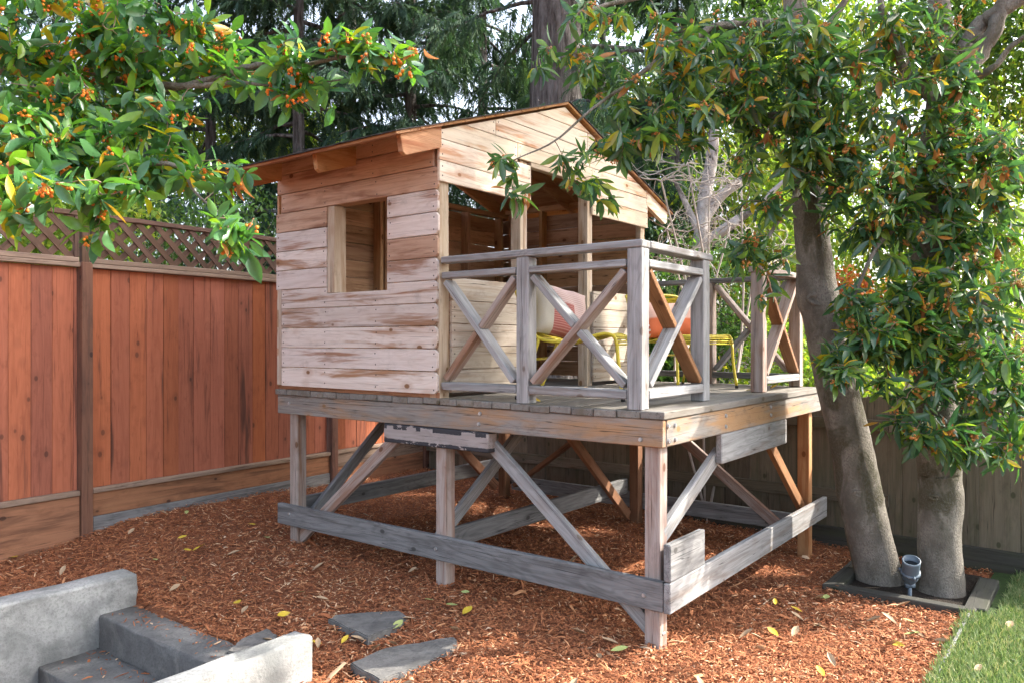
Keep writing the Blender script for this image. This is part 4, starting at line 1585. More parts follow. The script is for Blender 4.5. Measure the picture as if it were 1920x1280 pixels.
def leaf_frames(l, nrm):
    """columns: length, width, normal"""
    l = norm(l)
    n = nrm - l * np.sum(nrm * l, -1, keepdims=True)
    n = norm(n)
    w = np.cross(n, l)
    return np.stack([l, w, n], -1)


class Tree:
    def __init__(self, name, base, label, leafm, berrym, barkm, group=None):
        self.root = empty(name, base)
        tag(self.root, label, 'tree', group)
        self.b = np.array(base, float)
        self.pts = []           # skeleton samples (x,y,z)
        self.leafm, self.berrym, self.barkm = leafm, berrym, barkm
        self.ros = []           # (pos)

    def limb(self, name, path, sides=10, n=6, lump=0.02):
        """path of (x,y,z,r)"""
        sp = smooth_path(path, n)
        if name == 'limb':
            sp = [p + np.array([*rng.normal(0, 0.16, 3) * min(p[3], .04), 0]) * (0 < k < len(sp) - 1) for k, p in enumerate(sp)]
            lump = 0.10
        v, f = tube_data([Vector(p[:3]) - Vector(self.b) for p in sp], [p[3] for p in sp], sides, True, lump)
        o = obj(name, mesh_from(name, v, f, True), self.barkm, self.root)
        for p in sp:
            self.pts.append(p[:3])
        return o

    def blob(self, px, py, rx, ry, depth, dr, n, hollow=0.0):
        n = int(n * (1.2 if px > 1150 else 1.0))
        c = np.array(at(px, py, depth))
        s = depth / FPX
        for _ in range(n):
            while True:
                q = rng.uniform(-1, 1, 3)
                if hollow < np.dot(q, q) <= 1:
                    break
            self.ros.append(c + q * np.array([rx * s, dr, ry * s]))

    def finish(self, leaf_len=(0.10, 0.15), shapes=None, per=(7, 12), berry_p=0.35, nparts=300, dead_p=0.03, droop=0.35, seed_dir=None, big_parts=True):
        P = np.array(self.ros)
        LEAF = shapes or LEAF_R
        # grow twigs: nearest-first attach to the skeleton
        S = np.array(self.pts)
        order = np.argsort([np.min(np.linalg.norm(S - p, axis=1)) for p in P])
        cap = len(S) + len(P) * 4
        A = np.zeros((cap, 3)); A[:len(S)] = S
        m = len(S)
        tw = []
        dirs = np.zeros_like(P)
        for i in order:
            p = P[i]
            d = np.linalg.norm(A[:m] - p, axis=1)
            j = int(np.argmin(d + 0.15 * np.maximum(0, A[:m, 2] - p[2] + 0.1)))
            q = A[j]
            mid = (p + q) / 2 + np.array([rng.normal(0, .02), rng.normal(0, .02), 0.06 * d[j] + rng.normal(0, .015)])
            r0 = 0.0022 + 0.0042 * min(d[j], 0.8)
            tw.append(tube_data([Vector(q - self.b), Vector((q * .4 + mid * .6) - self.b), Vector((mid * .5 + p * .5) - self.b), Vector(p - self.b)],
                                [r0 * 1.3, r0, r0 * 0.8, 0.0018], 4, False))
            for t in (0.35, 0.7, 1.0):
                A[m] = mid * (1 - t) + p * t
                m += 1
            v = p - mid
            dirs[i] = v / (np.linalg.norm(v) + 1e-6)
        v, f = merge(tw)
        o = obj('twigs', mesh_from('twigs', v, f, True), M['twig'], self.root)
        tag(o, kind='stuff')
        # leaves
        L, Nn, T, S_, RN = [], [], [], [], []
        dead = []
        for i, p in enumerate(P):
            d = norm(dirs[i] + np.array([0, 0, 0.35]) + rng.normal(0, .25, 3))
            a = norm(np.cross(d, rng.normal(0, 1, 3)))
            b = np.cross(d, a)
            k = rng.integers(per[0], per[1] + 1)
            size = rng.uniform(*leaf_len)
            for q in range(k):
                ph = q * 2.4 + rng.uniform(-.3, .3)
                th = rng.uniform(0.5, 1.9)
                l = d * math.cos(th) + (a * math.cos(ph) + b * math.sin(ph)) * math.sin(th)
                l[2] -= droop * rng.uniform(0.3, 1.2)
                l = norm(l)
                nn = d * 0.6 + np.array([0, 0, 0.5]) + rng.normal(0, .4, 3)
                L.append(l); Nn.append(nn)
                T.append(p + l * 0.008 - d * rng.uniform(0, 0.11))
                S_.append(size * rng.uniform(0.5, 1.15))
                RN.append(rng.random())
            if rng.random() < dead_p:
                dead.append(p)
        L, Nn, T, S_, RN = map(np.array, (L, Nn, T, S_, RN))
        F = leaf_frames(L, Nn) * S_[:, None, None]
        # which leaves show largest in the picture
        X, Y, Z = T[:, 0], T[:, 1], T[:, 2]
        px = 960 + FPX * X / Y; py = 640 - FPX * (Z - CAMH) / Y
        inview = (px > 10) & (px < 1910) & (py > 10) & (py < 1270)
        score = np.where(inview, S_ / Y, 0)
        # prefer leaves that are not behind others: coarse depth grid
        cell = (np.clip(px, 0, 1919) // 26).astype(int) * 100 + (np.clip(py, 0, 1279) // 26).astype(int)
        front = {}
        for i in np.where(inview)[0]:
            c = cell[i]
            if c not in front or Y[i] < Y[front[c]]:
                front[c] = i
        bonus = np.zeros(len(T)); bonus[list(front.values())] = 1
        pick = np.argsort(-(score * (1 + 2 * bonus)))[:nparts]
        pset = np.zeros(len(T), bool); pset[pick] = True
        kind = rng.integers(0, 3, len(T))
        bmesh_ = [mesh_from('leaf', *LEAF[k], True) for k in range(3)]
        for me in bmesh_:
            me.materials.append(self.leafm)
        for i in pick:
            o = bpy.data.objects.new('leaf', bmesh_[kind[i]])
            link(o, self.root)
            Fm = F[i]
            t = T[i] - self.b
            o.matrix_basis = Matrix(((*Fm[0], t[0]), (*Fm[1], t[1]), (*Fm[2], t[2]), (0, 0, 0, 1)))
        rest = ~pset
        vs = []
        for k in range(3):
            s = rest & (kind == k)
            if s.sum() == 0:
                continue
            vs.append((k, s))
        # one mesh for the rest: three shapes joined
        mes = [inst_mesh('crown', *LEAF[k], F[s], T[s] - self.b, RN[s], self.leafm, True) for k, s in vs]
        ob = [bpy.data.objects.new('crown', me) for me in mes]
        main = join_meshes('crown', mes, self.leafm)
        o = obj('crown', main, None, self.root)
        tag(o, kind='stuff')
        # berries
        bms = [berry_cluster_mesh('berry_cluster', random.randint(5, 10), self.berrym) for _ in range(6)]
        cand = np.where(rng.random(len(P)) < berry_p)[0]
        cpx = 960 + FPX * P[:, 0] / P[:, 1]; cpy = 640 - FPX * (P[:, 2] - CAMH) / P[:, 1]
        cand = [i for i in cand if -20 < cpx[i] < 1940 and -20 < cpy[i] < 1300][:290]
        for i in cand:
            o = bpy.data.objects.new('berry_cluster', random.choice(bms))
            link(o, self.root)
            o.location = P[i] - self.b + np.array([rng.normal(0, .012), -0.015 + rng.normal(0, .012), -0.012])
            o.rotation_euler = (rng.normal(0, .5), rng.normal(0, .5), rng.random() * 6.28)
            s = rng.uniform(0.85, 1.2)
            o.scale = (s, s, s)
        # hanging dead leaves
        if dead:
            DL, DN, DT_, DS, DR = [], [], [], [], []
            for p in dead:
                for q in range(rng.integers(2, 6)):
                    l = norm(np.array([rng.normal(0, .25), rng.normal(0, .25), -1.0]))
                    DL.append(l); DN.append(rng.normal(0, 1, 3)); DT_.append(p + rng.normal(0, .018, 3)); DS.append(rng.uniform(.06, .11)); DR.append(rng.random())
            Fd = leaf_frames(np.array(DL), np.array(DN)) * np.array(DS)[:, None, None]
            me = inst_mesh('dead_leaves', *leaf_shape(0.35, 0.9, 0.34), Fd, np.array(DT_) - self.b, np.array(DR), M['deadleaf'], True)
            o = obj('dead_leaves', me, None, self.root)
            tag(o, kind='stuff')


def join_meshes(name, mes, mat):
    co, loops, tot, rn = [], [], [], []
    off = 0
    for me in mes:
        n = len(me.vertices)
        c = np.empty(n * 3, np.float32); me.vertices.foreach_get('co', c); co.append(c)
        l = np.empty(len(me.loops), np.int32); me.loops.foreach_get('vertex_index', l); loops.append(l + off)
        t = np.empty(len(me.polygons), np.int32); me.polygons.foreach_get('loop_total', t); tot.append(t)
        r = np.empty(n, np.float32); me.attributes['rnd'].data.foreach_get('value', r); rn.append(r)
        off += n
    co = np.concatenate(co); loops = np.concatenate(loops); tot = np.concatenate(tot); rn = np.concatenate(rn)
    m = bpy.data.meshes.new(name)
    m.vertices.add(off); m.vertices.foreach_set('co', co)
    m.loops.add(len(loops)); m.loops.foreach_set('vertex_index', loops)
    m.polygons.add(len(tot))
    m.polygons.foreach_set('loop_start', np.concatenate([[0], np.cumsum(tot)[:-1]]).astype(np.int32))
    m.polygons.foreach_set('loop_total', tot)
    m.polygons.foreach_set('use_smooth', np.ones(len(tot), bool))
    a = m.attributes.new('rnd', 'FLOAT', 'POINT'); a.data.foreach_set('value', rn)
    m.materials.append(mat)
    m.update(calc_edges=True)
    for me in mes:
        for ob in [o for o in bpy.data.objects if o.data == me]:
            bpy.data.objects.remove(ob)
        bpy.data.meshes.remove(me)
    return m


def lp(px, py, d, r):
    p = at(px, py, d)
    return (p.x, p.y, p.z, r)


# right tree with the leaning trunk
t1b = at(1648, 1098, 5.45)
T1 = Tree('berry_tree', (t1b.x, t1b.y, gz(t1b.x, t1b.y) - 0.02), 'tree whose grey trunk leans left beside the deck, orange berries', M['leafR'], M['berry2'], M['bark'], 'berry trees by the back fence')
T1.limb('trunk', [lp(1655, 1130, 5.45, .24), lp(1650, 1098, 5.45, .178), lp(1643, 1060, 5.45, .155), lp(1620, 960, 5.45, .148), lp(1612, 925, 5.45, .152), lp(1597, 840, 5.45, .140), lp(1568, 720, 5.45, .136), lp(1543, 600, 5.45, .132), lp(1533, 555, 5.45, .142), lp(1527, 490, 5.45, .122), lp(1518, 390, 5.45, .110), lp(1512, 250, 5.45, .098), lp(1500, 100, 5.45, .085), lp(1480, -80, 5.5, .07), lp(1450, -350, 5.6, .04)], 16, 5, 0.03)
T1.limb('limb', [lp(1510, 235, 5.45, .06), lp(1440, 222, 5.4, .05), lp(1340, 215, 5.3, .036), lp(1260, 235, 5.2, .022), lp(1190, 270, 5.05, .014)], 8)
T1.limb('limb', [lp(1492, 60, 5.45, .045), lp(1400, 40, 5.3, .034), lp(1300, 70, 5.1, .024), lp(1200, 140, 4.95, .015), lp(1110, 205, 4.8, .009), lp(1040, 265, 4.65, .006), lp(965, 300, 4.6, .004)], 6)
T1.limb('limb', [lp(1485, -40, 5.5, .04), lp(1350, -40, 5.2, .03), lp(1180, 0, 5.0, .018), lp(1060, 30, 4.8, .01)], 6)
T1.limb('limb', [lp(1500, 130, 5.45, .04), lp(1560, 40, 5.5, .03), lp(1620, -60, 5.6, .02)], 6)
T1.limb('limb', [lp(1515, 330, 5.45, .03), lp(1470, 400, 5.2, .016), lp(1430, 460, 5.05, .01)], 6)
for b in [(1185, 120, 110, 110, 5.0, .4, 26), (1065, 90, 75, 100, 4.8, .25, 10), (1330, 130, 120, 115, 5.2, .5, 80), (1490, 140, 120, 150, 5.1, .4, 105),
          (1180, 255, 80, 60, 4.95, .25, 16), (1290, 225, 95, 50, 5.0, .3, 22), (1425, 330, 60, 60, 5.1, .25, 14), (1425, 500, 45, 75, 5.0, .2, 13), (1550, 290, 75, 90, 5.05, .2, 30),
          (1060, 280, 50, 45, 4.7, .15, 4), (980, 350, 60, 22, 4.62, .08, 3), (940, 285, 40, 30, 4.6, .08, 3), (1110, 350, 60, 30, 4.7, .1, 4),
          (1510, 170, 60, 150, 4.95, .12, 26), (1400, -260, 300, 200, 5.6, 1.1, 90)]:
    T1.blob(*b)
for q in range(220):  # unseen upper crown leaves, added to shade the red fence
    while True:
        w = rng.uniform(-1, 1, 3)
        if np.dot(w, w) <= 1:
            break
    T1.ros.append(np.array((2.8, 7.3, 7.0)) + w * np.array((2.4, 2.4, 2.0)))
T1.finish(leaf_len=(0.10, 0.16), per=(9, 14), droop=0.75, dead_p=0.06, berry_p=0.42)

# right tree, upright trunk forking near the top
t2b = at(1766, 1118, 5.2)
T2 = Tree('berry_tree', (t2b.x, t2b.y, gz(t2b.x, t2b.y) - 0.02), 'tree with upright trunk forking high at the right edge, orange berries', M['leafR'], M['berry2'], M['bark'], 'berry trees by the back fence')
T2.limb('trunk', [lp(1762, 1150, 5.2, .21), lp(1764, 1115, 5.2, .158), lp(1764, 1070, 5.2, .140), lp(1761, 1000, 5.2, .134), lp(1764, 938, 5.2, .140), lp(1762, 890, 5.2, .135), lp(1760, 860, 5.2, .134), lp(1752, 700, 5.25, .130), lp(1742, 500, 5.3, .122), lp(1750, 330, 5.3, .118), lp(1772, 190, 5.3, .115), lp(1768, 90, 5.3, .08), lp(1755, -60, 5.3, .06), lp(1740, -300, 5.4, .03)], 16, 5, 0.03)
T2.limb('limb', [lp(1785, 175, 5.3, .065), lp(1812, 95, 5.3, .06), lp(1838, 45, 5.3, .055), lp(1880, 20, 5.2, .048), lp(1960, -30, 5.1, .03)], 10)
T2.limb('limb', [lp(1795, 190, 5.28, .06), lp(1832, 110, 5.25, .055), lp(1866, 50, 5.2, .05), lp(1890, -40, 5.2, .04), lp(1910, -250, 5.2, .02)], 10)
T2.limb('limb', [lp(1755, 185, 5.3, .05), lp(1705, 140, 5.2, .045), lp(1685, 90, 5.15, .035), lp(1650, 0, 5.1, .02)], 8)
T2.limb('limb', [lp(1815, 150, 5.25, .03), lp(1860, 130, 5.1, .022), lp(1920, 70, 5.0, .015), lp(2050, 60, 5.0, .01)], 8)
T2.limb('limb', [lp(1750, 400, 5.3, .04), lp(1690, 420, 5.05, .024), lp(1640, 470, 4.95, .014), lp(1600, 560, 4.9, .008)], 8)
T2.limb('limb', [lp(1755, 640, 5.25, .03), lp(1700, 660, 5.0, .018), lp(1620, 650, 4.85, .01), lp(1560, 690, 4.75, .006)], 6)
T2.limb('limb', [lp(1755, 560, 5.25, .035), lp(1830, 560, 5.1, .022), lp(1890, 640, 5.0, .014), lp(1880, 780, 4.9, .008)], 6)
T2.limb('limb', [lp(1752, 720, 5.25, .02), lp(1740, 760, 5.0, .013), lp(1710, 820, 4.85, .008)], 6)
T2.limb('limb', [lp(1770, 250, 5.3, .04), lp(1880, 280, 5.2, .03), lp(2000, 320, 5.1, .02), lp(2150, 400, 5.0, .012)], 8)
for b in [(1690, 120, 140, 130, 5.15, .4, 62), (1640, 350, 95, 110, 5.0, .3, 62), (1840, 340, 110, 130, 5.0, .35, 78), (1640, 610, 85, 80, 4.9, .25, 46), (1790, 520, 130, 110, 4.95, .3, 78),
          (1840, 690, 95, 110, 4.9, .3, 58), (1830, 820, 110, 60, 4.85, .3, 34), (1710, 800, 50, 45, 4.8, .15, 11), (1575, 690, 45, 45, 4.7, .12, 12), (1700, 700, 65, 70, 4.85, .2, 20),
          (1750, 330, 65, 110, 4.95, .12, 24), (1745, 560, 55, 110, 4.85, .12, 22), (1770, 190, 55, 90, 4.95, .12, 16), (1850, -200, 250, 180, 5.5, .9, 50), (2120, 250, 160, 160, 5.3, .7, 18)]:
    T2.blob(*b)
for q in range(240):  # unseen crown mass off to the right, added to shade the concrete
    while True:
        w = rng.uniform(-1, 1, 3)
        if np.dot(w, w) <= 1:
            break
    T2.ros.append(np.array((5.3, 4.5, 5.7)) + w * np.array((1.7, 2.2, 1.7)))
T2.finish(leaf_len=(0.10, 0.16), per=(9, 14), droop=0.75, dead_p=0.06, berry_p=0.40)

def knot(T, px, py, d, rx, rz, r):
    c = at(px, py, d) - Vector(T.b)
    pts = []
    for k in range(17):
        th = 2 * math.pi * k / 16
        pts.append(c + Vector((rx * math.cos(th), 0.35 * rx * abs(math.cos(th)) ** 2, rz * math.sin(th) - 0.3 * rz * math.cos(th))))
    v, f = tube_data(pts, [r * (0.8 + 0.4 * random.random()) for _ in pts], 7, False, 0.1)
    obj('knot', mesh_from('knot', v, f, True), M['bark'], T.root)


knot(T1, 1533, 562, 5.325, .058, .032, .014)
knot(T1, 1612, 925, 5.315, .040, .016, .010)
knot(T2, 1778, 938, 5.072, .036, .018, .011)
knot(T2, 1752, 932, 5.07, .030, .012, .008)

# left tree, trunk outside the picture
t3b = Vector((-4.35, 4.35, 0))
T3 = Tree('berry_tree', (t3b.x, t3b.y, 0), 'bright green branches with orange berries over the red fence, top left', M['leafL'], M['berry'], M['bark'])
T3.limb('trunk', [(-4.35, 4.35, -0.1, .17), (-4.3, 4.3, 0.8, .14), (-4.2, 4.25, 1.8, .12), (-4.15, 4.15, 2.6, .10), (-4.0, 4.1, 3.4, .07), (-3.9, 4.1, 4.4, .03)], 12)
T3.limb('limb', [(-4.15, 4.15, 2.7, .06), lp(-150, 170, 4.1, .035), lp(80, 120, 4.0, .024), lp(280, 165, 3.8, .017), lp(400, 148, 3.65, .014), lp(470, 125, 3.6, .014), lp(560, 125, 3.5, .010), lp(660, 105, 3.45, .007), lp(760, 112, 3.5, .004)], 7)
T3.limb('limb', [lp(300, 160, 3.75, .018), lp(380, 160, 3.65, .014), lp(440, 155, 3.6, .01), lp(530, 160, 3.5, .006), lp(640, 150, 3.45, .004)], 6)
T3.limb('limb', [(-4.2, 4.25, 2.1, .05), lp(-150, 330, 3.7, .026), lp(60, 310, 3.55, .018), lp(220, 310, 3.45, .012), lp(330, 310, 3.4, .010), lp(365, 360, 3.35, .006), lp(425, 410, 3.25, .004)], 7)
T3.limb('limb', [(-4.0, 4.1, 3.4, .04), lp(0, -60, 4.0, .022), lp(200, 20, 3.9, .013), lp(400, 40, 3.75, .007)], 7)
for b in [(70, 70, 140, 100, 3.75, .3, 58), (250, 75, 130, 85, 3.75, .3, 50), (400, 90, 80, 65, 3.7, .2, 20), (470, 110, 50, 40, 3.6, .12, 6), (570, 105, 60, 45, 3.5, .12, 11), (650, 95, 75, 45, 3.45, .12, 11), (560, 160, 60, 28, 3.45, .08, 6), (755, 115, 45, 25, 3.5, .08, 4),
          (60, 270, 110, 90, 3.4, .3, 42), (200, 300, 110, 60, 3.45, .25, 34), (330, 300, 80, 45, 3.45, .2, 13), (430, 335, 28, 25, 3.4, .08, 3), (440, 420, 40, 45, 3.25, .08, 7), (165, 430, 18, 14, 3.2, .04, 2),
          (60, 365, 90, 35, 3.0, .15, 9), (215, 360, 70, 35, 3.2, .12, 7), (110, 190, 120, 50, 3.7, .25, 18), (340, 215, 35, 55, 3.55, .12, 5), (180, 195, 120, 60, 3.6, .25, 26), (20, 330, 60, 50, 3.1, .15, 8), (-200, 150, 160, 200, 3.9, .5, 30)]:
    T3.blob(*b)
T3.finish(leaf_len=(0.085, 0.135), per=(8, 13), shapes=LEAF_L, berry_p=0.62, dead_p=0.04, droop=0.5)

# ------------------------------------------------------------------ background trees
def spray_shape():
    vs, fs = [], []
    n = 13
    for i in range(n):
        s = i / n
        x = 0.05 + s * 0.9
        z = -0.35 * s * s
        for sd in (-1, 1):
            a = random.uniform(0.5, 1.0)
            L = 0.34 * (1 - 0.55 * s) * random.uniform(0.7, 1.1)
            dx, dy, dz = math.cos(a) * L, sd * math.sin(a) * L, -0.35 * L + random.uniform(-.08, .08)
            o = len(vs)
            vs += [(x - 0.026, -0.014, z), (x + 0.042, 0.014, z + .01), (x + dx, dy, z + dz)]
            fs.append([o, o + 1, o + 2])
    o = len(vs)
    vs += [(0, -.012, 0), (0, .012, 0), (1, 0, -0.35)]
    fs.append([o, o + 1, o + 2])
    return vs, fs


SPRAY = [spray_shape() for _ in range(2)]


def conifer(px, depth, h, r0, label, nl=46, spread=2.6, zmin=1.6, per=42, spray=(0.3, 0.55), part_trunk_lump=0.05, mat=M['needle'], lean=0.0, hi_only=None):
    x = (px - 960) / FPX * depth
    base = Vector((x, depth, -0.1))
    root = empty('conifer_tree', base)
    tag(root, label, 'tree', 'dark conifers behind the fences')
    tr = [(0, 0, 0, r0 * 1.15), (lean * .1, 0, h * .12, r0), (lean * .4, 0, h * .4, r0 * .85), (lean * .7, 0, h * .7, r0 * .6), (lean, 0, h, r0 * .12)]
    sp = smooth_path(tr, 8)
    v, f = tube_data([Vector(p[:3]) for p in sp], [p[3] for p in sp], 20, True, part_trunk_lump)
    obj('trunk', mesh_from('trunk', v, f, True), M['barkc'], root)
    LM = []
    per = int(per * 0.85)
    L, N, T, S = [], [], [], []
    for i in range(nl):
        z = zmin + (h - zmin) * (i + rng.random()) / nl
        az = rng.random() * 6.283
        ln = spread * (1 - 0.55 * z / h) * rng.uniform(0.65, 1.15)
        d = np.array([math.cos(az), math.sin(az), 0])
        st = np.array([lean * z / h, 0, z])
        pts = [st + d * ln * t + np.array([0, 0, 0.25 * t - 0.75 * t * t]) * ln * 0.45 for t in (0, .25, .5, .75, 1)]
        LM.append(tube_data([Vector(p) for p in pts], [.045, .034, .024, .015, .006], 5, False))
        for k in range(per):
            t = rng.uniform(0.12, 1.0) ** 0.8
            p = st + d * ln * t + np.array([0, 0, 0.25 * t - 0.75 * t * t]) * ln * 0.45
            side = rng.choice([-1, 1])
            pr = np.array([-d[1], d[0], 0]) * side
            off = rng.uniform(0, 0.42) * (1 - 0.5 * t)
            p = p + pr * off + np.array([rng.normal(0, .05), rng.normal(0, .05), -0.25 * off + rng.normal(0, .05)])
            l = d * rng.uniform(.1, .9) + pr * rng.uniform(.1, .9) + np.array([0, 0, -rng.uniform(0.1, 1.3)])
            L.append(l); N.append(np.array([rng.normal(0, .4), rng.normal(0, .4), 1])); T.append(p); S.append(rng.uniform(*spray))
    v, f = merge(LM)
    obj('limbs', mesh_from('limbs', v, f, True), M['barkc'], root)
    F = leaf_frames(np.array(L), np.array(N)) * np.array(S)[:, None, None]
    me = inst_mesh('foliage', *SPRAY[int(px) % 2], F, np.array(T), rng.random(len(T)), mat)
    o = obj('foliage', me, None, root)
    tag(o, kind='stuff')


conifer(1042, 11.5, 15, 0.44, 'huge conifer with thick furrowed grey trunk behind the cabin roof', 44, 3.6, 3.4, 60)
conifer(560, 13.5, 13, 0.12, 'dark conifer behind the left end of the cabin roof', 80, 2.6, 0.8, 72)
conifer(770, 14.5, 14, 0.13, 'dark conifer behind the middle of the cabin roof', 80, 2.6, 1.6, 72)
conifer(395, 14.0, 12, 0.11, 'dark conifer rising behind the lattice at the left', 60, 2.4, 0.8, 55)
conifer(905, 18.0, 15, 0.14, 'distant dark conifer between the roof ridge and the furrowed trunk', 60, 3.0, 1.5, 70, (.4, .7))
conifer(1265, 15.0, 10, 0.12, 'dark conifer behind the right eave of the cabin', 60, 1.9, 0.3, 75)
conifer(1450, 19.0, 12, 0.12, 'distant slim conifer seen between the bare tree and leaning trunk', 50, 1.6, 0.5, 60, (.4, .7))
for k_, (x_, y_, w_) in enumerate([(10.2, 7.9, 'nearer'), (10.0, 10.2, 'farther')]):  # unseen conifers, added and raised to shade the red fence side
    conifer(960 + FPX * x_ / y_, y_, 21, 0.3, 'unseen tall conifer added past the right edge for shade, ' + w_ + ' of two', 64, 4.6, [11.3, 10.5][k_], 62, (.55, .95))
conifer(660, 20.0, 16, 0.14, 'far conifer filling the gap above the roof slope', 60, 3.2, 1.0, 60, (.5, .8))
conifer(1130, 21.0, 15, 0.14, 'far conifer just right of the furrowed trunk', 56, 3.0, 1.0, 60, (.5, .8))
conifer(180, 17.0, 13, 0.13, 'distant conifer behind the bright green branches', 56, 2.8, 0.8, 60, (.4, .7))


def shrub(px, py, depth, rx, ry, rd, n, mat, label, leaf=(0.06, 0.10), name='shrub', ncl=60):
    """leafy shrub standing beyond a fence; crown given by its middle and half sizes in metres"""
    c = np.array(at(px, py, depth))
    base = Vector((c[0], c[1], -0.1))
    root = empty(name, base)
    tag(root, label, 'shrub', 'shrubs beyond the fences')
    cc = c - np.array(base)
    cl = []
    while len(cl) < ncl:
        q = rng.uniform(-1, 1, 3)
        if np.dot(q, q) <= 1:
            cl.append(cc + q * np.array([rx, rd, ry]))
    cl = np.array(cl)
    st = []
    for p in cl[::2]:
        m = np.array([p[0] * .45 + rng.normal(0, .12), p[1] * .45 + rng.normal(0, .12), p[2] * .6])
        st.append(tube_data([Vector((0, 0, 0)), Vector(m), Vector(p)], [.010, .007, .003], 4, False))
    v, f = merge(st)
    obj('stems', mesh_from('stems', v, f, True), M['twig'], root)
    n = int(n * 1.6)
    i = rng.integers(0, ncl, n)
    T = cl[i] + rng.normal(0, 1, (n, 3)) * np.array([rx, rd, ry]) * 0.17
    L = rng.normal(0, 1, (n, 3)); L[:, 2] -= 0.5
    N = rng.normal(0, .5, (n, 3)); N[:, 2] += 1
    F = leaf_frames(L, N) * rng.uniform(*leaf, n)[:, None, None]
    me = inst_mesh('foliage', [(0, 0, 0), (.45, -.25, .06), (.5, 0, -.04), (.45, .25, .06), (1, 0, -.2)], [[0, 1, 2], [0, 2, 3], [1, 4, 2], [2, 4, 3]], F, T, rng.random(n), mat, True)
    o = obj('foliage', me, None, root)
    tag(o, kind='stuff')


shrub(1300, 600, 9.6, 1.0, .9, .7, 2600, M['shrubG'], 'green shrub behind the farther chair and corner post')
shrub(1430, 400, 13, 1.6, 1.6, 1.0, 4200, M['shrubY'], 'yellow green tree crown behind the bare pale twigs', (.08, .13))
shrub(1600, 520, 11, 1.2, 1.4, .8, 2800, M['shrubY'], 'yellow green shrub between the two berry trunks', (.07, .12))
shrub(1590, 545, 9.2, .35, .3, .3, 380, M['shrubO'], 'small red orange shrub seen just right of the leaning trunk')
shrub(1800, 480, 10.5, 1.7, 1.8, .9, 4200, M['shrubY'], 'tall yellow green shrub behind the upright trunk', (.08, .13))
shrub(1690, 720, 8.2, .8, .45, .5, 1500, M['shrubY'], 'low bright shrub just beyond the back fence by the trunks')
shrub(1480, 690, 8.4, .7, .5, .5, 1500, M['shrubY'], 'low bright shrub beyond the deck corner')
shrub(1250, 700, 8.6, .5, .5, .4, 1000, M['shrubG'], 'low green plant with broad leaves behind the deck railing', (.10, .18))
shrub(1350, 300, 17, 2.4, 2.6, 1.2, 4200, M['shrubY'], 'far pale green tree crown behind the pale bare tree', (.12, .2))
shrub(1720, 150, 15, 3.2, 2.6, 1.2, 5000, M['shrubY'], 'far yellow green crown above the berry tree forks', (.12, .2))
shrub(1900, 60, 14, 2.0, 2.0, 1.0, 3600, M['shrubG'], 'far green crown at the top right corner', (.12, .2))
shrub(1480, 120, 18, 2.2, 2.4, 1.0, 3600, M['shrubG'], 'far green crown behind the leaning trunk top', (.12, .2))
shrub(1100, 250, 16, 1.2, 2.6, 1.0, 2600, M['shrubG'], 'far green crown right of the furrowed trunk', (.12, .2))
shrub(90, 430, 8.5, 1.0, .75, .6, 2600, M['shrubY'], 'bright green shrub behind the left lattice', (.07, .11))
shrub(60, 250, 10.5, 1.5, 1.0, .8, 3000, M['shrubG'], 'green shrub behind the fence at far left')
shrub(330, 450, 10.5, 1.4, .9, .7, 2400, M['shrubG'], 'green shrub behind the lattice nearer the cabin')
shrub(470, 250, 17, 2.2, 1.4, 1.0, 3000, M['shrubY'], 'far bright foliage glimpsed through the left conifers', (.12, .2))


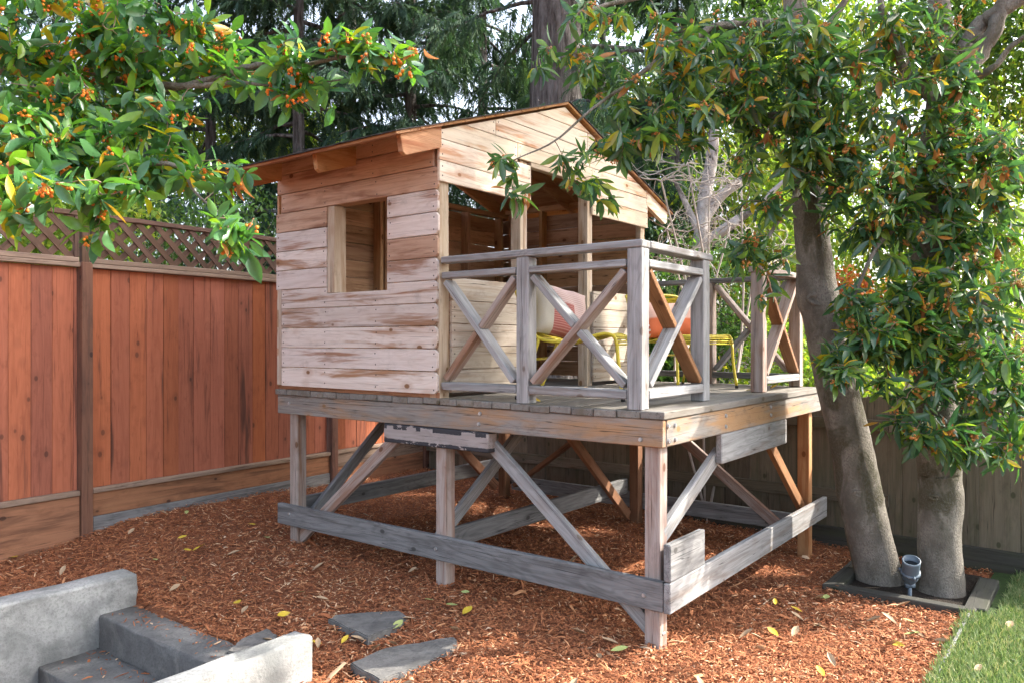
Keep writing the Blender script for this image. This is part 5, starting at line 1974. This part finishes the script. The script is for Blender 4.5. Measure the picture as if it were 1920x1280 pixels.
def bare_tree():
    d = 11.0
    b = at(1312, 560, d)
    base = Vector((b.x, b.y, -0.1))
    root = empty('bare_tree', base)
    tag(root, 'pale barked bare tree with white limbs right of the cabin', 'tree')

    def lim(pts, nm):
        sp = smooth_path(pts, 6)
        v, f = tube_data([Vector(p[:3]) - base for p in sp], [p[3] for p in sp], 9, True, 0.05)
        obj(nm, mesh_from(nm, v, f, True), M['barkp'], root)
    lim([(base.x, base.y, -0.1, .17), lp(1312, 620, d, .13), lp(1312, 480, d, .105), lp(1320, 380, d, .10), lp(1334, 300, d, .085), lp(1338, 220, d, .065), lp(1330, 60, d, .04)], 'trunk')
    lim([lp(1316, 420, d, .08), lp(1350, 370, d, .07), lp(1395, 335, d, .06), lp(1420, 300, d, .045), lp(1450, 220, d, .02)], 'limb')
    lim([lp(1312, 470, d, .07), lp(1345, 440, d, .08), lp(1380, 415, d, .07), lp(1420, 385, d, .05), lp(1480, 330, d, .02)], 'limb')
    lim([lp(1312, 440, d, .06), lp(1285, 380, d, .04), lp(1260, 330, d, .02)], 'limb')

    base2 = at(1330, 700, 7.3)
    r2 = empty('bare_shrub', (base2.x, base2.y, -0.1))
    tag(r2, 'leafless tangle of thin pale twigs between cabin and leaning trunk', 'shrub')
    b2 = Vector((base2.x, base2.y, -0.1))
    TW = []

    def walk(p, d, L, r, lev):
        pts = [p.copy()]
        rad = [r]
        n = max(4, int(L / 0.05))
        for i in range(n):
            d = (d + Vector((random.gauss(0, .26), random.gauss(0, .2), random.gauss(0, .24) - 0.03))).normalized()
            p = p + d * (L / n)
            pts.append(p.copy())
            rad.append(r * (1 - 0.75 * (i + 1) / n))
            if lev < 2 and random.random() < 0.42:
                walk(p, (d + Vector((random.gauss(0, .9), random.gauss(0, .6), random.gauss(0, .8)))).normalized(), L * random.uniform(.25, .5), r * 0.55, lev + 1)
        TW.append(tube_data([q - b2 for q in pts], rad, 4, False))
    stems = [(1240, 300), (1290, 270), (1330, 330), (1370, 380), (1420, 430), (1300, 430), (1450, 480), (1250, 390), (1390, 300)]
    for (px, py) in stems:
        s = at(px, py + 40, 7.2 + random.uniform(-.3, .3))
        a = b2 + Vector((random.uniform(-.05, .05), random.uniform(-.05, .05), 0.0))
        sp = smooth_path([tuple(a), tuple((a + s) / 2 + Vector((random.uniform(-.25, .25), 0.1, 0.1))), tuple(s)], 6)
        TW.append(tube_data([Vector(p) - b2 for p in sp], [0.014 - 0.006 * i / len(sp) for i in range(len(sp))], 5, False))
        for k in range(5):
            walk(s, Vector((random.uniform(-1, 1), random.uniform(-.4, .4), random.uniform(-.35, .6))).normalized(), random.uniform(.4, .8), 0.0068, 0)
    v, f = merge(TW)
    o = obj('twigs', mesh_from('twigs', v, f, True), M['bare'], r2)
    tag(o, kind='stuff')


bare_tree()


def build_heater():
    d = 12.5
    c = at(1385, 700, d)
    root = empty('patio_heater', (c.x, c.y, -0.1), 0.35)
    tag(root, 'silver pyramid patio heater beyond the deck railing', 'patio heater')
    top = 1.86
    for sx in (-1, 1):
        for sy in (-1, 1):
            bar('corner_bar', (sx * .20, sy * .20, 0.5), (sx * .10, sy * .10, top), 0.022, 0.022, Vector((1, -1, 0)), M['steel'], root)
    box('base', -.23, .23, -.23, .23, 0, 0.5, M['steel'], root, 0.01)
    for k in range(36):
        z = 0.53 + k * 0.035
        w = .20 - .10 * (z - .5) / (top - .5)
        for (a, b) in (((-w, -w), (w, -w)), ((-w, w), (w, w)), ((-w, -w), (-w, w)), ((w, -w), (w, w))):
            bar('guard_wire', (*a, z), (*b, z), 0.006, 0.006, Vector((0, 0, 1)), M['steel'], root, 0.0005, 0)
    tube('glass_tube', [(0, 0, .5), (0, 0, top)], 0.05, M['steel'], root, 14)
    vs = [(-.25, -.25, top + .03), (.25, -.25, top + .03), (.25, .25, top + .03), (-.25, .25, top + .03), (-.04, -.04, top + .10), (.04, -.04, top + .10), (.04, .04, top + .10), (-.04, .04, top + .10),
          (-.25, -.25, top + .012), (.25, -.25, top + .012), (.25, .25, top + .012), (-.25, .25, top + .012)]
    fs = [[0, 1, 5, 4], [1, 2, 6, 5], [2, 3, 7, 6], [3, 0, 4, 7], [4, 5, 6, 7], [8, 11, 10, 9], [0, 8, 9, 1], [1, 9, 10, 2], [2, 10, 11, 3], [3, 11, 8, 0]]
    obj('cap', mesh_from('cap', vs, fs), M['steel'], root)


def build_outhouse():
    d = 15.0
    a = at(1330, 600, d)
    root = empty('garden_building', (a.x + 2.0, d, -0.1), -0.05)
    tag(root, 'low grey outbuilding with dark flat roof edge behind the heater', 'building')
    box('wall', -2.3, 3.6, 0, 2.0, 0, 2.05, M['wallgrey'], root, 0.01)
    box('roof', -2.5, 3.8, -0.25, 2.2, 2.14, 2.26, M['roofdark'], root, 0.01)
    box('fascia', -2.45, 3.75, -0.2, -0.17, 2.052, 2.138, M['steel'], root, 0.004)


build_heater()
build_outhouse()

# ------------------------------------------------------------------ fallen leaves
def fallen():
    ys = mesh_from('fallen_leaf', *leaf_shape(-0.25, 0.5, 0.42), True)
    yt = mesh_from('fallen_leaf', *leaf_shape(-0.4, 0.9, 0.38), True)
    yg = mesh_from('fallen_leaf', *leaf_shape(-0.15, 0.35, 0.4), True)
    ys.materials.append(M['fall_y']); yt.materials.append(M['fall_t']); yg.materials.append(M['fall_g'])
    known = [(868, 1170, 'y'), (858, 1152, 'g'), (737, 1195, 'g'), (780, 1178, 't'), (765, 1097, 't'), (930, 1147, 't'), (862, 1199, 't'), (640, 1216, 'y'), (603, 1215, 'y'), (596, 1222, 't'), (696, 1226, 't'), (745, 1222, 't'),
             (1145, 1235, 'g'), (1160, 1222, 't'), (1120, 1240, 't'), (375, 1053, 'y'), (293, 1069, 'g'), (333, 1039, 'y'), (498, 1037, 'g'), (425, 1068, 't'), (345, 1103, 't'), (15, 1055, 'y'), (240, 1030, 't'), (585, 1100, 't'), (725, 1055, 'g'), (1115, 965 + 88, 'g'), (1065, 1062, 't'),
             (1454, 1131, 'y'), (1504, 1144, 'y'), (1538, 1116, 'g'), (1548, 1118, 'g'), (1525, 1117, 't'), (1452, 1163, 't'), (1460, 1193, 'y'), (1485, 1193, 't'), (1530, 1167, 't'), (1602, 1161, 't'), (1624, 1157, 't'), (1683, 1163, 't'), (1715, 1160, 'g'), (1733, 1190, 't'), (1697, 1207, 'y'), (1567, 1250, 't'), (1545, 1269, 'y'), (1420, 1217, 't'), (1435, 1222, 't'), (1385, 1200, 't'), (1660, 1205, 't'), (1842, 1201, 'g'), (1888, 1177, 't'), (1828, 1264, 't')]
    def put(x, y, k, z=None, s=None):
        me = {'y': ys, 't': yt, 'g': yg}[k]
        o = bpy.data.objects.new('fallen_leaf', me)
        link(o)
        s = s or rng.uniform(0.065, 0.095)
        o.location = (x, y, (gz(x, y) + 0.03) if z is None else z)
        o.rotation_euler = (rng.normal(0, .25), rng.normal(0, .15), rng.random() * 6.28)
        o.scale = (s, s * rng.uniform(.9, 1.3), s)
        return o
    lab = {'y': 'single yellow fallen leaf lying on the mulch', 't': 'curled tan dry leaf lying on the mulch', 'g': 'pale green fallen leaf lying on the ground'}
    grp = {'y': 'yellow leaves on the mulch', 't': 'tan leaves on the mulch', 'g': 'pale green leaves on the ground'}
    col = {'y': 'yellow leaf', 't': 'curled tan dry leaf', 'g': 'pale green leaf'}

    def place(o, x, y, k):
        u, v = uv_of(x, y)
        if u < LAWN_U:
            w = 'on the lawn grass'
        elif u < -0.2 and v > 1.2:
            w = 'on the mulch in front of the tree trunks'
        elif u < -0.1 and v > 0.45:
            w = 'on the mulch between right ground rail and lawn edge'
        elif u < 0.35 and v < 0.45:
            w = 'on the mulch near the foot of the nearest post'
        elif u > 0 and v > 0 and u < 3.3:
            w = 'on the mulch underneath the deck'
        elif u < 2.0 and v < -0.4:
            w = 'on or beside the flagstones in front'
        elif v < -0.95:
            w = 'on the mulch close behind the concrete steps'
        elif u < 3.3:
            w = 'on the mulch along the long ground rail'
        elif v < -0.2:
            w = 'on the mulch between concrete wall and red fence'
        else:
            w = 'on the mulch at the foot of the red fence'
        tag(o, col[k] + ' ' + w, 'leaf', col[k] + ' ' + w)

    for px, py, k in known:
        d = (0.0 - CAMH) / (-(py - 640) / FPX)
        p = at(px, py, d)
        place(put(p.x, p.y, k), p.x, p.y, k)
    n = 0
    while n < 32:
        y = rng.uniform(3.4, 7.0); x = rng.uniform(-0.62, 0.55) * y
        u, v = uv_of(x, y)
        if on_stairs(u, v) or u < LAWN_U or (u > 0 and u < 3.3 and v > 0 and v < 2.8) or (x - F0.x) * FN.x + (y - F0.y) * FN.y < 0.2 or (x - B0.x) * BN.x + (y - B0.y) * BN.y < 0.2:
            continue
        k = rng.choice(['t', 't', 't', 't', 'y', 'g'])
        place(put(x, y, k), x, y, k)
        n += 1
    for (u, v, k) in [(.86, .12, 'y'), (.42, .45, 'y'), (.30, 1.95, 'y'), (.22, 2.25, 'y'), (1.3, 1.3, 't'), (.9, .9, 't'), (1.35, 2.0, 't')]:
        p = uvz(u, v)
        o = put(p.x, p.y, k, DT + 0.006, 0.07)
        tag(o, {'y': 'small yellow leaf lying on the deck boards', 't': 'dry tan leaf lying on the deck boards'}[k], 'leaf', {'y': 'yellow leaves on the deck', 't': 'tan leaves on the deck'}[k])


fallen()
